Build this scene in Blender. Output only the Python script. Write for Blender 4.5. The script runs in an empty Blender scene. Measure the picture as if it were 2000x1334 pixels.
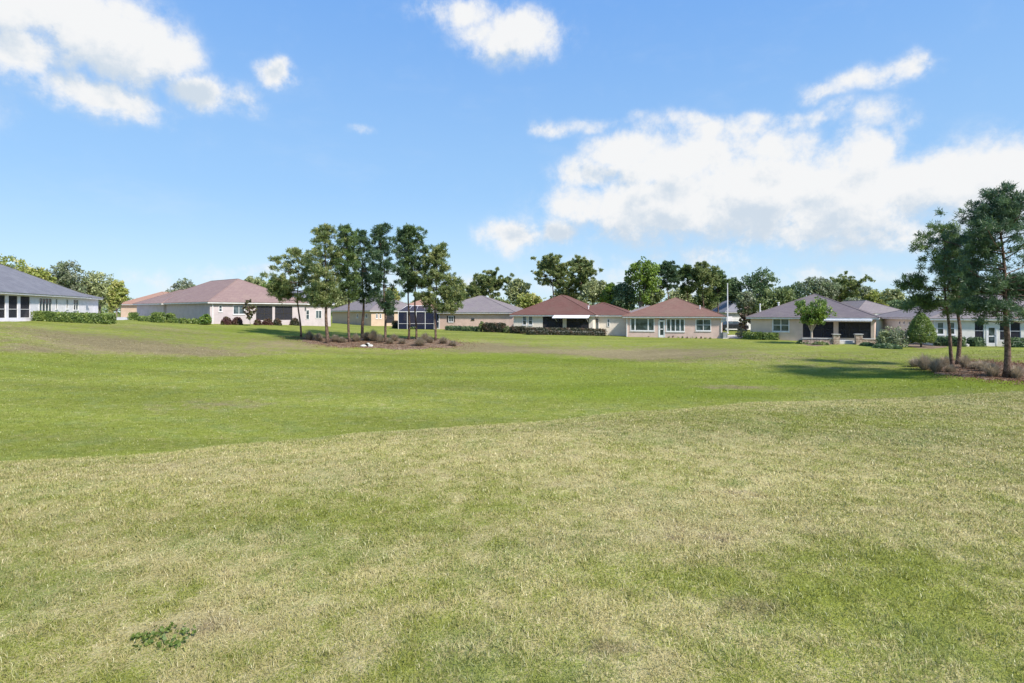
import bpy, math, random
import numpy as np
from mathutils import Vector
sc = bpy.context.scene
R = math.radians
F = 1111.0; HU = 1000.0; HV = 610.0      # focal length and horizon of the photograph in its own pixels

# ------------------------------------------------------------------ camera, world, sun, exposure
cd = bpy.data.cameras.new('camera'); cam = bpy.data.objects.new('camera', cd); sc.collection.objects.link(cam)
cd.sensor_width = 36; cd.lens = 36*F/2000; cd.shift_y = -(667-HV)/2000
cd.clip_start = 0.05; cd.clip_end = 9000
cam.location = (0, 0, 0); cam.rotation_euler = (R(90), 0, 0)
sc.camera = cam
sc.render.resolution_x = 1024; sc.render.resolution_y = 683
sc.view_settings.view_transform = 'Standard'; sc.view_settings.look = 'None'
sc.view_settings.gamma = 1; sc.view_settings.exposure = 0.98
SUN_EL = R(45); SUN_AZ = R(134)            # azimuth clockwise from +Y (the view direction): from the right, a little behind
sd = bpy.data.lights.new('sun', 'SUN'); sun = bpy.data.objects.new('sun', sd); sc.collection.objects.link(sun)
sd.energy = 3.25; sd.angle = R(5.0); sd.color = (1.0, 0.95, 0.87)
sdir = Vector((math.sin(SUN_AZ)*math.cos(SUN_EL), math.cos(SUN_AZ)*math.cos(SUN_EL), math.sin(SUN_EL)))
sun.rotation_euler = sdir.to_track_quat('Z', 'Y').to_euler(); sun.location = (60, -40, 80)

# ------------------------------------------------------------------ node helpers
class NT:
    def __init__(s, tree): s.t = tree; tree.nodes.clear()
    def n(s, ty, **kw):
        nd = s.t.nodes.new(ty)
        for k, v in kw.items(): setattr(nd, k, v)
        return nd
    def l(s, a, b): s.t.links.new(a, b)
    def val(s, x, sock):
        if isinstance(x, (int, float)): sock.default_value = x
        elif isinstance(x, (tuple, list)): sock.default_value = x
        else: s.l(x, sock)
    def m(s, op, a, b=0.0, c=0.0, clamp=False):
        nd = s.n('ShaderNodeMath', operation=op, use_clamp=clamp)
        s.val(a, nd.inputs[0]); s.val(b, nd.inputs[1]); s.val(c, nd.inputs[2]); return nd.outputs[0]
    def ss(s, x, a, b, lo=0.0, hi=1.0):
        nd = s.n('ShaderNodeMapRange', interpolation_type='SMOOTHSTEP')
        s.val(x, nd.inputs[0])
        for i, v in enumerate((a, b, lo, hi)): nd.inputs[1+i].default_value = v
        return nd.outputs[0]
    def mix(s, f, a, b, bt='MIX'):
        nd = s.n('ShaderNodeMix', data_type='RGBA', blend_type=bt)
        s.val(f, nd.inputs[0])
        for x, k in ((a, 6), (b, 7)):
            if isinstance(x, tuple): nd.inputs[k].default_value = (x[0], x[1], x[2], 1)
            else: s.l(x, nd.inputs[k])
        return nd.outputs[2]
    def noise(s, vec, scale, detail=4, rough=.55, dist=0.0, dim='3D'):
        nd = s.n('ShaderNodeTexNoise', noise_dimensions=dim)
        if vec is not None: s.l(vec, nd.inputs['Vector'])
        nd.inputs['Scale'].default_value = scale; nd.inputs['Detail'].default_value = detail
        nd.inputs['Roughness'].default_value = rough; nd.inputs['Distortion'].default_value = dist
        return nd.outputs['Fac']
    def vm(s, op, a, b):
        nd = s.n('ShaderNodeVectorMath', operation=op)
        s.val(a, nd.inputs[0]); s.val(b, nd.inputs[1]); return nd.outputs[0]

# ------------------------------------------------------------------ sky: clear blue with cumulus drifting over it
w = bpy.data.worlds.new('World'); sc.world = w; w.use_nodes = True
N = NT(w.node_tree)
sky = N.n('ShaderNodeTexSky', sky_type='NISHITA'); sky.sun_disc = False
sky.sun_elevation = SUN_EL; sky.sun_rotation = SUN_AZ; sky.air_density = 1.0; sky.dust_density = 0.3; sky.ozone_density = 2.0
tc = N.n('ShaderNodeTexCoord'); D = tc.outputs['Generated']
sx = N.n('ShaderNodeSeparateXYZ'); N.l(D, sx.inputs[0])
az = N.m('ARCTAN2', sx.outputs[0], sx.outputs[1]); el = N.m('ARCSINE', sx.outputs[2])
# (azimuth px, elevation px, half width, half height, weight) of each cumulus, converted to angles
CL = [(60,0,200,80,1.2),(200,55,150,85,1.25),(310,95,95,62,1.1),(40,100,110,60,.95),(250,130,110,40,.8),(200,188,120,42,1.0),(120,160,60,30,.8),(385,172,80,36,.9),(470,190,60,42,.55),(541,148,34,32,1.0),
      (860,15,65,28,.7),(920,30,75,38,.8),(1005,72,95,52,1.15),(700,245,30,14,.4),
      (1610,178,60,22,.65),(1690,155,80,26,.75),(1770,135,60,26,.8),(1650,215,45,26,.5),(1590,228,50,20,.65),(1545,235,30,18,.6),(1725,220,50,32,.6),(1770,250,40,36,.6),(1960,255,50,16,.45),
      (1150,240,100,18,.5),(1085,250,50,20,.65),(1300,245,120,32,.5),(1410,262,130,38,.75),(1230,290,90,42,.95),(1160,335,80,40,.9),(1330,320,150,55,1.1),(1510,290,80,50,.9),
      (1150,400,85,50,1.0),(1090,450,36,30,.9),(1000,462,60,36,1.1),(1300,400,200,70,1.25),(1480,380,230,80,1.3),(1690,290,75,50,1.0),(1650,390,200,80,1.3),(1840,350,150,60,1.2),
      (1950,360,150,90,1.3),(1600,450,260,45,.85),(1400,500,160,26,.5),(1800,450,200,40,.7),(2150,340,260,110,1.2),
      (1350,510,350,30,.4),(1250,550,300,35,.45),(1620,545,250,26,.5),(930,560,200,32,.45),(480,535,130,22,.45),(295,540,60,24,.5),(1480,240,60,22,.7),(1540,270,50,24,.7),(1660,250,40,18,.55),(1360,235,40,16,.6),(1230,232,40,14,.45),(400,568,180,26,.4),(800,540,90,26,.45),(-300,120,260,140,1),(2500,100,200,100,1)]
field = None
Zs = N.n('ShaderNodeCombineXYZ'); N.l(az, Zs.inputs[0]); N.l(el, Zs.inputs[1])
wx = N.n('ShaderNodeTexNoise'); N.l(Zs.outputs[0], wx.inputs['Vector']); wx.inputs['Scale'].default_value = 9; wx.inputs['Detail'].default_value = 5; wx.inputs['Roughness'].default_value = .6
warp = N.vm('MULTIPLY', N.vm('SUBTRACT', wx.outputs['Color'], (.5, .5, .5)), (.10, .06, 0))
P2 = N.vm('ADD', Zs.outputs[0], warp)
SH = [c for c in CL if c[2]*c[3] > 3500 and 0 < c[0] < 2000]
def fieldat(P, CL=CL):
    s2 = N.n('ShaderNodeSeparateXYZ'); N.l(P, s2.inputs[0]); X, Y = s2.outputs[0], s2.outputs[1]
    f = None
    for (u, v, ru, rv, wt) in CL:
        a0 = math.atan((u-HU)/F); e0 = math.atan((HV-v)/F*math.cos(a0))
        ra = ru/F*math.cos(a0)**2; re = rv/F*math.cos(a0)*math.cos(e0)**2
        dx = N.m('MULTIPLY_ADD', X, 1/ra, -a0/ra); dy = N.m('MULTIPLY_ADD', Y, 1/re, -e0/re)
        q = N.m('MULTIPLY_ADD', dx, dx, N.m('MULTIPLY', dy, dy))
        e = N.m('MULTIPLY', N.m('EXPONENT', N.m('MULTIPLY', q, -0.85)), wt)
        f = e if f is None else N.m('SMOOTH_MAX', f, e, .15)
    return f
field = fieldat(P2)
n1 = N.noise(Zs.outputs[0], 17, 10, .64, .1)
n2 = N.noise(Zs.outputs[0], 5, 3, .5)
dens = N.m('ADD', field, N.m('MULTIPLY', N.m('SUBTRACT', n1, .5), N.ss(field, .02, .5, .25, 1.6)))
mask = N.m('POWER', N.ss(dens, .10, .86), 1.15)
# light from the upper right: compare the billow noise with itself a little towards the sun
fup = fieldat(N.vm('ADD', P2, (.010, .045, 0)), SH)
n1b = N.noise(N.vm('ADD', Zs.outputs[0], (.006, .011, 0)), 17, 10, .64, .1)
lit = N.m('ADD', N.m('MULTIPLY', N.m('SUBTRACT', n1, n1b), 2.6), N.m('MULTIPLY', N.m('SUBTRACT', fieldat(P2, SH), fup), 1.5))
core = N.ss(dens, .7, 1.4)
shade = N.ss(N.m('ADD', N.m('SUBTRACT', N.m('MULTIPLY', core, .9), lit), N.m('MULTIPLY', N.m('SUBTRACT', n2, .5), 1.4)), -.05, .9)
ccol = N.mix(shade, (4.55, 4.6, 4.65), (3.15, 3.6, 4.1))
hs = N.n('ShaderNodeHueSaturation'); hs.inputs['Saturation'].default_value = 1.05; hs.inputs['Value'].default_value = 1.0
N.l(sky.outputs[0], hs.inputs['Color'])
e1 = N.ss(el, -0.02, .22); e2 = N.ss(el, .12, .60)
grad = N.mix(e2, N.mix(e1, (2.8, 3.85, 4.75), (1.75, 3.05, 4.75)), (0.9, 2.12, 4.6))
skyc = N.mix(.85, hs.outputs[0], grad)
wisps = N.m('MULTIPLY', N.ss(N.noise(N.vm('MULTIPLY', Zs.outputs[0], (1, 2.6, 1)), 4, 6, .6), .5, .85), .15)
final = N.mix(N.m('MAXIMUM', mask, wisps), skyc, ccol)
bg = N.n('ShaderNodeBackground'); N.l(final, bg.inputs[0]); bg.inputs[1].default_value = 0.102
wo = N.n('ShaderNodeOutputWorld'); N.l(bg.outputs[0], wo.inputs[0])
w.cycles.sampling_method = 'MANUAL'; w.cycles.sample_map_resolution = 1024

# ------------------------------------------------------------------ object helpers
def link(o, parent=None):
    sc.collection.objects.link(o)
    if parent is not None: o.parent = parent
    return o
def tag(o, label=None, cat=None, group=None, kind=None):
    if label: o['label'] = label
    if cat: o['category'] = cat
    if group: o['group'] = group
    if kind: o['kind'] = kind
    return o
def empty(name, loc, rz, label, cat, group=None):
    o = bpy.data.objects.new(name, None); o.location = loc; o.rotation_euler = (0, 0, rz); o.empty_display_size = .3
    link(o); return tag(o, label, cat, group)
class MB:
    def __init__(s): s.v = []; s.f = []
    def poly(s, pts):
        b = len(s.v); s.v += [tuple(p) for p in pts]; s.f.append(tuple(range(b, b+len(pts))))
    def box(s, x0, x1, y0, y1, z0, z1):
        b = len(s.v)
        s.v += [(x0,y0,z0),(x1,y0,z0),(x1,y1,z0),(x0,y1,z0),(x0,y0,z1),(x1,y0,z1),(x1,y1,z1),(x0,y1,z1)]
        s.f += [(b+3,b+2,b+1,b),(b+4,b+5,b+6,b+7),(b,b+1,b+5,b+4),(b+1,b+2,b+6,b+5),(b+2,b+3,b+7,b+6),(b+3,b,b+4,b+7)]
    def tube(s, pts, rads, n=8, cap=True):
        pts = [Vector(p) for p in pts]; b = len(s.v); m = len(pts)
        for i, p in enumerate(pts):
            d = (pts[min(i+1, m-1)]-pts[max(i-1, 0)]).normalized()
            a = d.cross(Vector((0, 0, 1)) if abs(d.z) < .9 else Vector((1, 0, 0))).normalized(); c = d.cross(a)
            for k in range(n):
                t = 2*math.pi*k/n; s.v.append(tuple(p+(a*math.cos(t)+c*math.sin(t))*rads[i]))
        for i in range(m-1):
            for k in range(n):
                k2 = (k+1) % n; s.f.append((b+i*n+k, b+i*n+k2, b+(i+1)*n+k2, b+(i+1)*n+k))
        if cap: s.f.append(tuple(b+(m-1)*n+k for k in range(n))); s.f.append(tuple(b+n-1-k for k in range(n)))
    def build(s, name, mat, parent=None, smooth=False):
        me = bpy.data.meshes.new(name); me.from_pydata(s.v, [], s.f); me.update()
        if smooth: me.polygons.foreach_set('use_smooth', [True]*len(me.polygons))
        me.materials.append(mat)
        return link(bpy.data.objects.new(name, me), parent)
def np_mesh(name, V, Fc, mat, parent=None, attrs=None, k=4, smooth=False):
    """V (n,3), Fc (m,k) -> one mesh object"""
    me = bpy.data.meshes.new(name); V = np.asarray(V, np.float32); Fc = np.asarray(Fc, np.int32)
    me.vertices.add(len(V)); me.vertices.foreach_set('co', V.ravel())
    me.loops.add(Fc.size); me.loops.foreach_set('vertex_index', Fc.ravel())
    me.polygons.add(len(Fc)); me.polygons.foreach_set('loop_start', np.arange(0, Fc.size, k, dtype=np.int32))
    me.polygons.foreach_set('loop_total', np.full(len(Fc), k, np.int32))
    if smooth: me.polygons.foreach_set('use_smooth', np.ones(len(Fc), bool))
    for an, arr in (attrs or {}).items():
        a = me.attributes.new(an, 'FLOAT', 'POINT'); a.data.foreach_set('value', np.asarray(arr, np.float32))
    me.update(calc_edges=True); me.materials.append(mat)
    return link(bpy.data.objects.new(name, me), parent)

# ------------------------------------------------------------------ terrain: near lawn, dry basin, far bank, house plots
COLS = {   # along each direction: (distance, height); the eye is 1.6 m over the near lawn
 -300:[(5.6,-1.6),(7,-1.85),(12,-3.3),(16,-3.6),(22,-3.3),(30,-2.4),(36,-1.5),(45,-.8),(60,-.7),(90,-.7),(200,-1.5),(400,-2)],
 0:[(6.0,-1.6),(7.4,-1.86),(13,-3.75),(18,-3.85),(25,-3.55),(36,-2.9),(42,-1.9),(50,-.85),(60,-.75),(90,-.75),(200,-1.5),(400,-2)],
 200:[(6.1,-1.6),(7.6,-1.86),(13.4,-3.85),(19,-3.95),(28,-3.65),(41,-3.15),(48,-2.15),(60,-.95),(75,-.8),(100,-.9),(200,-1.5),(400,-2)],
 500:[(6.8,-1.6),(8.4,-1.87),(14.5,-4.0),(22,-4.15),(34,-3.9),(46,-3.5),(58,-2.35),(70,-1.55),(90,-1.5),(120,-1.7),(200,-2),(400,-2)],
 750:[(7.1,-1.6),(9.2,-1.86),(16,-4.1),(25,-4.25),(38,-4.0),(47,-3.65),(55,-2.95),(75,-2.4),(95,-2.3),(130,-2.2),(200,-2.2),(400,-2)],
 1000:[(7.9,-1.6),(9.8,-1.86),(17.5,-4.1),(26,-4.3),(40,-4.1),(50,-3.75),(62,-2.9),(76,-2.65),(95,-2.6),(130,-2.5),(200,-2.4),(400,-2)],
 1250:[(8.8,-1.6),(10.9,-1.88),(19,-4.1),(27,-4.3),(38,-4.25),(46,-4.05),(58,-3.35),(70,-3.1),(95,-3.0),(130,-2.9),(200,-2.5),(400,-2)],
 1500:[(10.0,-1.6),(12.4,-1.88),(20,-4.0),(28,-4.3),(34,-4.25),(40,-4.05),(50,-3.4),(62,-3.2),(95,-3.1),(130,-3.0),(200,-2.6),(400,-2)],
 2000:[(11.2,-1.6),(13.8,-1.85),(19,-3.6),(24,-3.9),(29,-3.8),(33,-3.5),(41,-3.22),(50,-3.18),(95,-3.1),(130,-3.0),(200,-2.6),(400,-2)],
 2400:[(12,-1.6),(15,-1.85),(19,-3.3),(23,-3.6),(27,-3.5),(31,-3.25),(41,-3.2),(50,-3.18),(95,-3.1),(130,-3.0),(200,-2.6),(400,-2)],
}
YG = np.concatenate([np.arange(0, 80, .2), np.arange(80, 402, 1.0)])
TG = np.linspace(-1.35, 1.35, 271)
ck = sorted(COLS); ct = np.array([(k-HU)/F for k in ck])
prof = []
for k in ck:
    p = np.array([(0, -1.6)]+COLS[k]); z = np.interp(YG, p[:, 0], p[:, 1])
    zi = z.copy(); 
    for it in range(5):     # round the creases: more with distance
        for hw in (2, 3):
            zz = np.convolve(np.pad(z, hw, mode='edge'), np.ones(2*hw+1)/(2*hw+1), 'valid'); z = zz
    prof.append(z)
prof = np.array(prof)
# Catmull-Rom across directions
ZT = np.zeros((len(TG), len(YG)))
for i, t in enumerate(TG):
    j = int(np.clip(np.searchsorted(ct, t)-1, 0, len(ct)-2)); u = float(np.clip((t-ct[j])/(ct[j+1]-ct[j]), 0, 1))
    s = u*u*(3-2*u)*.5+u*.5
    ZT[i] = prof[j]*(1-s)+prof[j+1]*s
def undul(x, y):
    return (np.sin(x*.9+np.sin(y*.5)*1.3)*np.sin(y*.7+1.1)*.018+np.sin(x*.31+y*.17)*.03*np.clip(np.abs(y)/12, 0, 1)
            +np.sin(x*2.3+y*1.1)*np.sin(y*2.9-x*.8)*.006)
def height(x, y):
    x = np.asarray(x, float); y = np.asarray(y, float)
    t = np.clip(x/np.maximum(y, .6), -1.349, 1.349); yy = np.clip(y, 0, 400.9)
    ti = (t+1.35)/.01; i = np.clip(ti.astype(int), 0, len(TG)-2); ft = ti-i
    yi = np.where(yy < 80, yy/.2, 400+(yy-80)); j = np.clip(yi.astype(int), 0, len(YG)-2); fy = yi-j
    z = (ZT[i, j]*(1-fy)+ZT[i, j+1]*fy)*(1-ft)+(ZT[i+1, j]*(1-fy)+ZT[i+1, j+1]*fy)*ft
    return z+undul(x, y)
def H1(x, y): return float(height(np.array([x]), np.array([y]))[0])
def X(u, y): return (u-HU)/F*y
def Zv(v, y): return (HV-v)/F*y
def hit(u, v, y0=14.0):
    """where the line of sight through this pixel meets the ground, searched beyond the near crest"""
    ys = np.arange(y0, 200, .05); z = height(X(u, ys), ys); ok = z >= (HV-v)/F*ys
    y = float(ys[np.argmax(ok)]) if ok.any() else 120.0
    return X(u, y), y, H1(X(u, y), y)

# ------------------------------------------------------------------ materials
def mat(name):
    m = bpy.data.materials.new(name); m.use_nodes = True; return m, NT(m.node_tree)
def finish(n, bsdf):
    o = n.n('ShaderNodeOutputMaterial'); n.l(bsdf, o.inputs[0])
def principled(n, col, rough=.8, spec=.3, bump=None, bstr=.3, bdist=.02, metal=0):
    p = n.n('ShaderNodeBsdfPrincipled')
    n.val(col if not isinstance(col, tuple) else (*col, 1), p.inputs['Base Color']); n.val(rough, p.inputs['Roughness'])
    p.inputs['Specular IOR Level'].default_value = spec; p.inputs['Metallic'].default_value = metal
    if bump is not None:
        b = n.n('ShaderNodeBump'); b.inputs['Strength'].default_value = bstr; b.inputs['Distance'].default_value = bdist
        n.l(bump, b.inputs['Height']); n.l(b.outputs[0], p.inputs['Normal'])
    return p.outputs[0]

# --- lawn colour, shared by the soil sheet and the blades: patches of green and straw fixed in the ground
lg = bpy.data.node_groups.new('lawn_colour', 'ShaderNodeTree')
lg.interface.new_socket('Random', in_out='INPUT', socket_type='NodeSocketFloat')
lg.interface.new_socket('Dry', in_out='INPUT', socket_type='NodeSocketFloat')
lg.interface.new_socket('Lush', in_out='INPUT', socket_type='NodeSocketFloat')
lg.interface.new_socket('Worn', in_out='INPUT', socket_type='NodeSocketFloat')
lg.interface.new_socket('Colour', in_out='OUTPUT', socket_type='NodeSocketColor')
g = NT(lg); gi = g.n('NodeGroupInput'); go = g.n('NodeGroupOutput')
geo = g.n('ShaderNodeNewGeometry'); POS = g.vm('MULTIPLY', geo.outputs['Position'], (1, 1, .0))
big = g.noise(POS, .22, 4, .6); med = g.noise(POS, 1.1, 5, .62, .6); md2 = g.noise(g.vm('ADD', POS, (5, 3, 0)), 2.7, 4, .6, .5); sm = g.noise(POS, 5.0, 4, .65)
tone = g.m('ADD', g.m('ADD', g.m('MULTIPLY', g.m('SUBTRACT', big, .5), .7), g.m('MULTIPLY', g.m('SUBTRACT', med, .5), 1.0)), g.m('ADD', g.m('MULTIPLY', g.m('SUBTRACT', sm, .5), 1.4), g.m('MULTIPLY', g.m('SUBTRACT', md2, .5), 1.1)))
dryf = g.m('ADD', g.m('ADD', g.m('MULTIPLY', tone, .76), gi.outputs['Dry']), g.m('MULTIPLY', g.m('SUBTRACT', g.m('FRACT', g.m('MULTIPLY', gi.outputs['Random'], 7.3)), .5), .62))
dryf = g.m('SUBTRACT', dryf, g.m('MULTIPLY', gi.outputs['Lush'], .35))
lush_g = g.mix(gi.outputs['Random'], (.115, .150, .016), (.215, .265, .034))
cool = g.ss(g.noise(g.vm('ADD', POS, (31, 7, 0)), .8, 3, .5), .48, .66)
mid_g = g.mix(gi.outputs['Random'], g.mix(cool, (.145, .165, .028), (.132, .162, .042)), g.mix(cool, (.315, .33, .065), (.29, .32, .088)))
green = g.mix(gi.outputs['Lush'], mid_g, lush_g)
straw = g.mix(gi.outputs['Random'], (.33, .275, .115), (.58, .50, .265))
c1 = g.mix(g.ss(dryf, .05, .65), green, straw)
bare = g.mix(g.ss(dryf, .8, 1.15), c1, (.24, .17, .11))
wn = g.ss(g.m('ADD', gi.outputs['Worn'], g.m('MULTIPLY', g.m('SUBTRACT', med, .5), .9)), .12, .62)
worn = g.mix(g.m('MULTIPLY', wn, .85), bare, g.mix(gi.outputs['Random'], (.17, .130, .075), (.31, .240, .145)))
tn = g.noise(g.vm('MULTIPLY', POS, (.22, .75, 1)), .35, 4, .6)
tv = g.ss(tn, .32, .68, .84, 1.10); tcb = g.n('ShaderNodeCombineXYZ')
for q_ in range(3): g.l(tv, tcb.inputs[q_])
g.l(g.mix(1.0, worn, tcb.outputs[0], 'MULTIPLY'), go.inputs[0])

def lawn_mat(name, blades):
    m, n = mat(name); gn = n.n('ShaderNodeGroup'); gn.node_tree = lg
    ad = n.n('ShaderNodeAttribute', attribute_name='dry'); al = n.n('ShaderNodeAttribute', attribute_name='lush'); aw_ = n.n('ShaderNodeAttribute', attribute_name='worn'); n.l(aw_.outputs['Fac'], gn.inputs['Worn'])
    n.l(ad.outputs['Fac'], gn.inputs['Dry']); n.l(al.outputs['Fac'], gn.inputs['Lush'])
    if blades:
        ar = n.n('ShaderNodeAttribute', attribute_name='rnd'); n.l(ar.outputs['Fac'], gn.inputs['Random'])
        d = n.n('ShaderNodeBsdfDiffuse'); t = n.n('ShaderNodeBsdfTranslucent'); gl = n.n('ShaderNodeBsdfGlossy')
        gl.inputs['Roughness'].default_value = .45; gl.inputs['Color'].default_value = (.9, .9, .9, 1)
        hb = n.mix(1.0, gn.outputs[0], (1.24, 1.24, 1.10), 'MULTIPLY'); n.l(hb, d.inputs[0]); n.l(hb, t.inputs[0])
        gm = n.n('ShaderNodeNewGeometry'); upn = n.vm('NORMALIZE', n.vm('ADD', n.vm('MULTIPLY', gm.outputs['Normal'], (.55, .55, .55)), (0, 0, 1)), (0, 0, 0)); n.l(upn, d.inputs['Normal'])
        mx = n.n('ShaderNodeMixShader'); mx.inputs[0].default_value = .30; n.l(d.outputs[0], mx.inputs[1]); n.l(t.outputs[0], mx.inputs[2])
        m2 = n.n('ShaderNodeMixShader'); m2.inputs[0].default_value = .05; n.l(mx.outputs[0], m2.inputs[1]); n.l(gl.outputs[0], m2.inputs[2])
        finish(n, m2.outputs[0])
    else:
        tcn = n.n('ShaderNodeTexCoord'); P = tcn.outputs['Object']
        f1 = n.noise(P, 38, 3, .7); f2 = n.noise(P, 11, 4, .7); f3 = n.noise(P, 3.2, 4, .65)
        rr = n.m('ADD', n.m('MULTIPLY', n.m('SUBTRACT', f2, .5), 1.2), n.m('ADD', .42, n.m('MULTIPLY', n.m('SUBTRACT', f3, .5), 1.2)), clamp=True)
        n.l(rr, gn.inputs['Random'])
        hgt = n.m('ADD', f1, n.m('MULTIPLY', f2, .8))
        finish(n, principled(n, gn.outputs[0], .95, .05, hgt, .8, .03))
    return m
LAWN = lawn_mat('lawn', False); BLADE = lawn_mat('grass_blades', True)

def noisy(name, a, b, scale=3, rough=.85, bscale=40, bstr=.25, spec=.25, lo=.35, hi=.65, det=5):
    m, n = mat(name); tcn = n.n('ShaderNodeTexCoord'); P = tcn.outputs['Object']
    c = n.mix(n.ss(n.noise(P, scale, det, .6), lo, hi), a, b)
    finish(n, principled(n, c, rough, spec, n.noise(P, bscale, 3, .6), bstr, .01)); return m
def stucco(name, c): return noisy(name, tuple(x*.92 for x in c), tuple(min(1, x*1.04) for x in c), 1.3, .9, 60, .3)
def shingle(name, a, b, c3):
    m, n = mat(name); tcn = n.n('ShaderNodeTexCoord'); P = tcn.outputs['Object']
    br = n.n('ShaderNodeTexBrick'); mp = n.n('ShaderNodeMapping'); n.l(P, mp.inputs[0])
    sp = n.n('ShaderNodeSeparateXYZ'); n.l(P, sp.inputs[0]); cb = n.n('ShaderNodeCombineXYZ')
    n.l(n.m('ADD', sp.outputs[0], sp.outputs[1]), cb.inputs[0]); n.l(sp.outputs[2], cb.inputs[1])
    n.l(cb.outputs[0], br.inputs['Vector']); br.inputs['Scale'].default_value = 1; br.inputs['Brick Width'].default_value = .6; br.inputs['Row Height'].default_value = .075
    br.inputs['Mortar Size'].default_value = .01; br.inputs['Color1'].default_value = (*a, 1); br.inputs['Color2'].default_value = (*b, 1); br.inputs['Mortar'].default_value = tuple(x*.6 for x in a)+(1,)
    st = n.ss(n.noise(n.vm('MULTIPLY', P, (1, 1, .5)), .7, 5, .65), .4, .72)
    c = n.mix(n.m('MULTIPLY', st, .55), br.outputs['Color'], c3)
    c = n.mix(n.ss(n.noise(P, 9, 3, .7), .35, .75, 0, .3), c, tuple(min(1, x*1.5) for x in a))
    finish(n, principled(n, c, .9, .2, br.outputs['Fac'], .4, .015)); return m
M = {
 'white_wall': stucco('white_stucco', (0.766, 0.731, 0.766)), 'pink_wall': stucco('pale_pink_stucco', (.52, .45, .45)),
 'tan_wall': stucco('tan_stucco', (.58, .43, .32)), 'rose_wall': stucco('rose_stucco', (.62, .45, .38)), 'cream_wall': stucco('cream_stucco', (.76, .67, .57)),
 'beige_wall': stucco('pinkish_beige_stucco', (.66, .48, .42)), 'beige2_wall': stucco('warm_beige_stucco', (.70, .53, .43)), 'pale_wall': stucco('pale_cream_stucco', (.72, .69, .62)),
 'grey_wall': stucco('light_grey_stucco', (0.603, 0.603, 0.673)),
 'grey_roof': shingle('grey_shingles', (.16, .158, .178), (.195, .19, .21), (.225, .22, .235)),
 'pink_roof': shingle('faded_pink_shingles', (.25, .165, .150), (.29, .20, .18), (.30, .215, .175)),
 'blue_roof': shingle('blue_grey_shingles', (.20, .20, .235), (.24, .24, .275), (.25, .24, .27)),
 'mauve_roof': shingle('mauve_shingles', (.205, .172, .175), (.25, .208, .208), (.24, .215, .185)),
 'red_roof': shingle('red_brown_shingles', (.14, .066, .053), (.18, .088, .072), (.14, .088, .068)),
 'brick_roof': shingle('faded_red_shingles', (.195, .105, .082), (.24, .135, .105), (.19, .13, .095)),
 'plum_roof': shingle('plum_shingles', (.145, .120, .128), (.185, .152, .158), (.18, .155, .14)),
 'orange_roof': shingle('orange_tiles', (.34, .19, .14), (.40, .24, .18), (.34, .24, .19)),
 'trim': noisy('white_trim', (.68, .66, .66), (.78, .76, .76), 2, .5, 50, .05),
 'bronze': noisy('bronze_frame', (.04, .035, .03), (.07, .06, .05), 2, .4, 50, .05),
 'pink_trim': noisy('pinkish_trim', (.55, .45, .43), (.63, .52, .50), 2, .6, 50, .05),
 'concrete': noisy('concrete', (.42, .40, .37), (.55, .53, .49), 2, .9, 30, .3),
 'awning': noisy('awning_canvas', (.70, .70, .72), (.80, .80, .82), 2, .8, 60, .1),
 'stone': noisy('patio_stone', (.30, .21, .16), (.50, .40, .32), 5, .9, 14, .9, lo=.4, hi=.6),
 'mulch': noisy('pine_straw', (.14, .095, .062), (.26, .185, .125), 3, .95, 30, 1.0),
 'bark': noisy('pine_bark', (.075, .047, .034), (.19, .125, .095), 7, .95, 22, 1.0, lo=.4, hi=.6),
 'greybark': noisy('grey_bark', (.14, .11, .09), (.27, .23, .19), 6, .95, 20, .9),
 'palebark': noisy('pale_smooth_bark', (.42, .33, .25), (.58, .47, .37), 5, .8, 20, .4),
 'metal': noisy('grey_metal', (.30, .31, .32), (.40, .41, .42), 2, .5, 30, .1), 'dark': noisy('dark_interior', (.05, .05, .055), (.08, .08, .085), 2, .9),
 'rock': noisy('pale_rock', (.42, .40, .37), (.62, .60, .56), 5, .9, 20, .7), 'furn': noisy('patio_furniture', (.18, .15, .12), (.35, .30, .25), 4, .8),
 'paint': noisy('black_car_paint', (.015, .015, .018), (.025, .025, .03), 2, .25, 50, .02, spec=.6), 'rubber': noisy('tyre_rubber', (.02, .02, .02), (.035, .035, .035), 5, .8),
}
m, n = mat('window_glass')
p = n.n('ShaderNodeBsdfPrincipled'); tcn = n.n('ShaderNodeTexCoord')
n.l(n.mix(n.ss(n.noise(tcn.outputs['Object'], 1.3, 2), .4, .6), (.03, .045, .05), (.09, .12, .13)), p.inputs['Base Color'])
p.inputs['Roughness'].default_value = .06; p.inputs['Specular IOR Level'].default_value = .7; finish(n, p.outputs[0]); M['glass'] = m
m, n = mat('insect_screen'); d = n.n('ShaderNodeBsdfDiffuse'); d.inputs[0].default_value = (.055, .055, .065, 1); t = n.n('ShaderNodeBsdfTransparent')
mx = n.n('ShaderNodeMixShader'); mx.inputs[0].default_value = .55; n.l(t.outputs[0], mx.inputs[1]); n.l(d.outputs[0], mx.inputs[2]); finish(n, mx.outputs[0]); M['screen'] = m
m, n = mat('blue_screen'); d = n.n('ShaderNodeBsdfDiffuse'); d.inputs[0].default_value = (.022, .026, .05, 1); t = n.n('ShaderNodeBsdfTransparent')
mx = n.n('ShaderNodeMixShader'); mx.inputs[0].default_value = .85; n.l(t.outputs[0], mx.inputs[1]); n.l(d.outputs[0], mx.inputs[2]); finish(n, mx.outputs[0]); M['bluescreen'] = m

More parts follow.
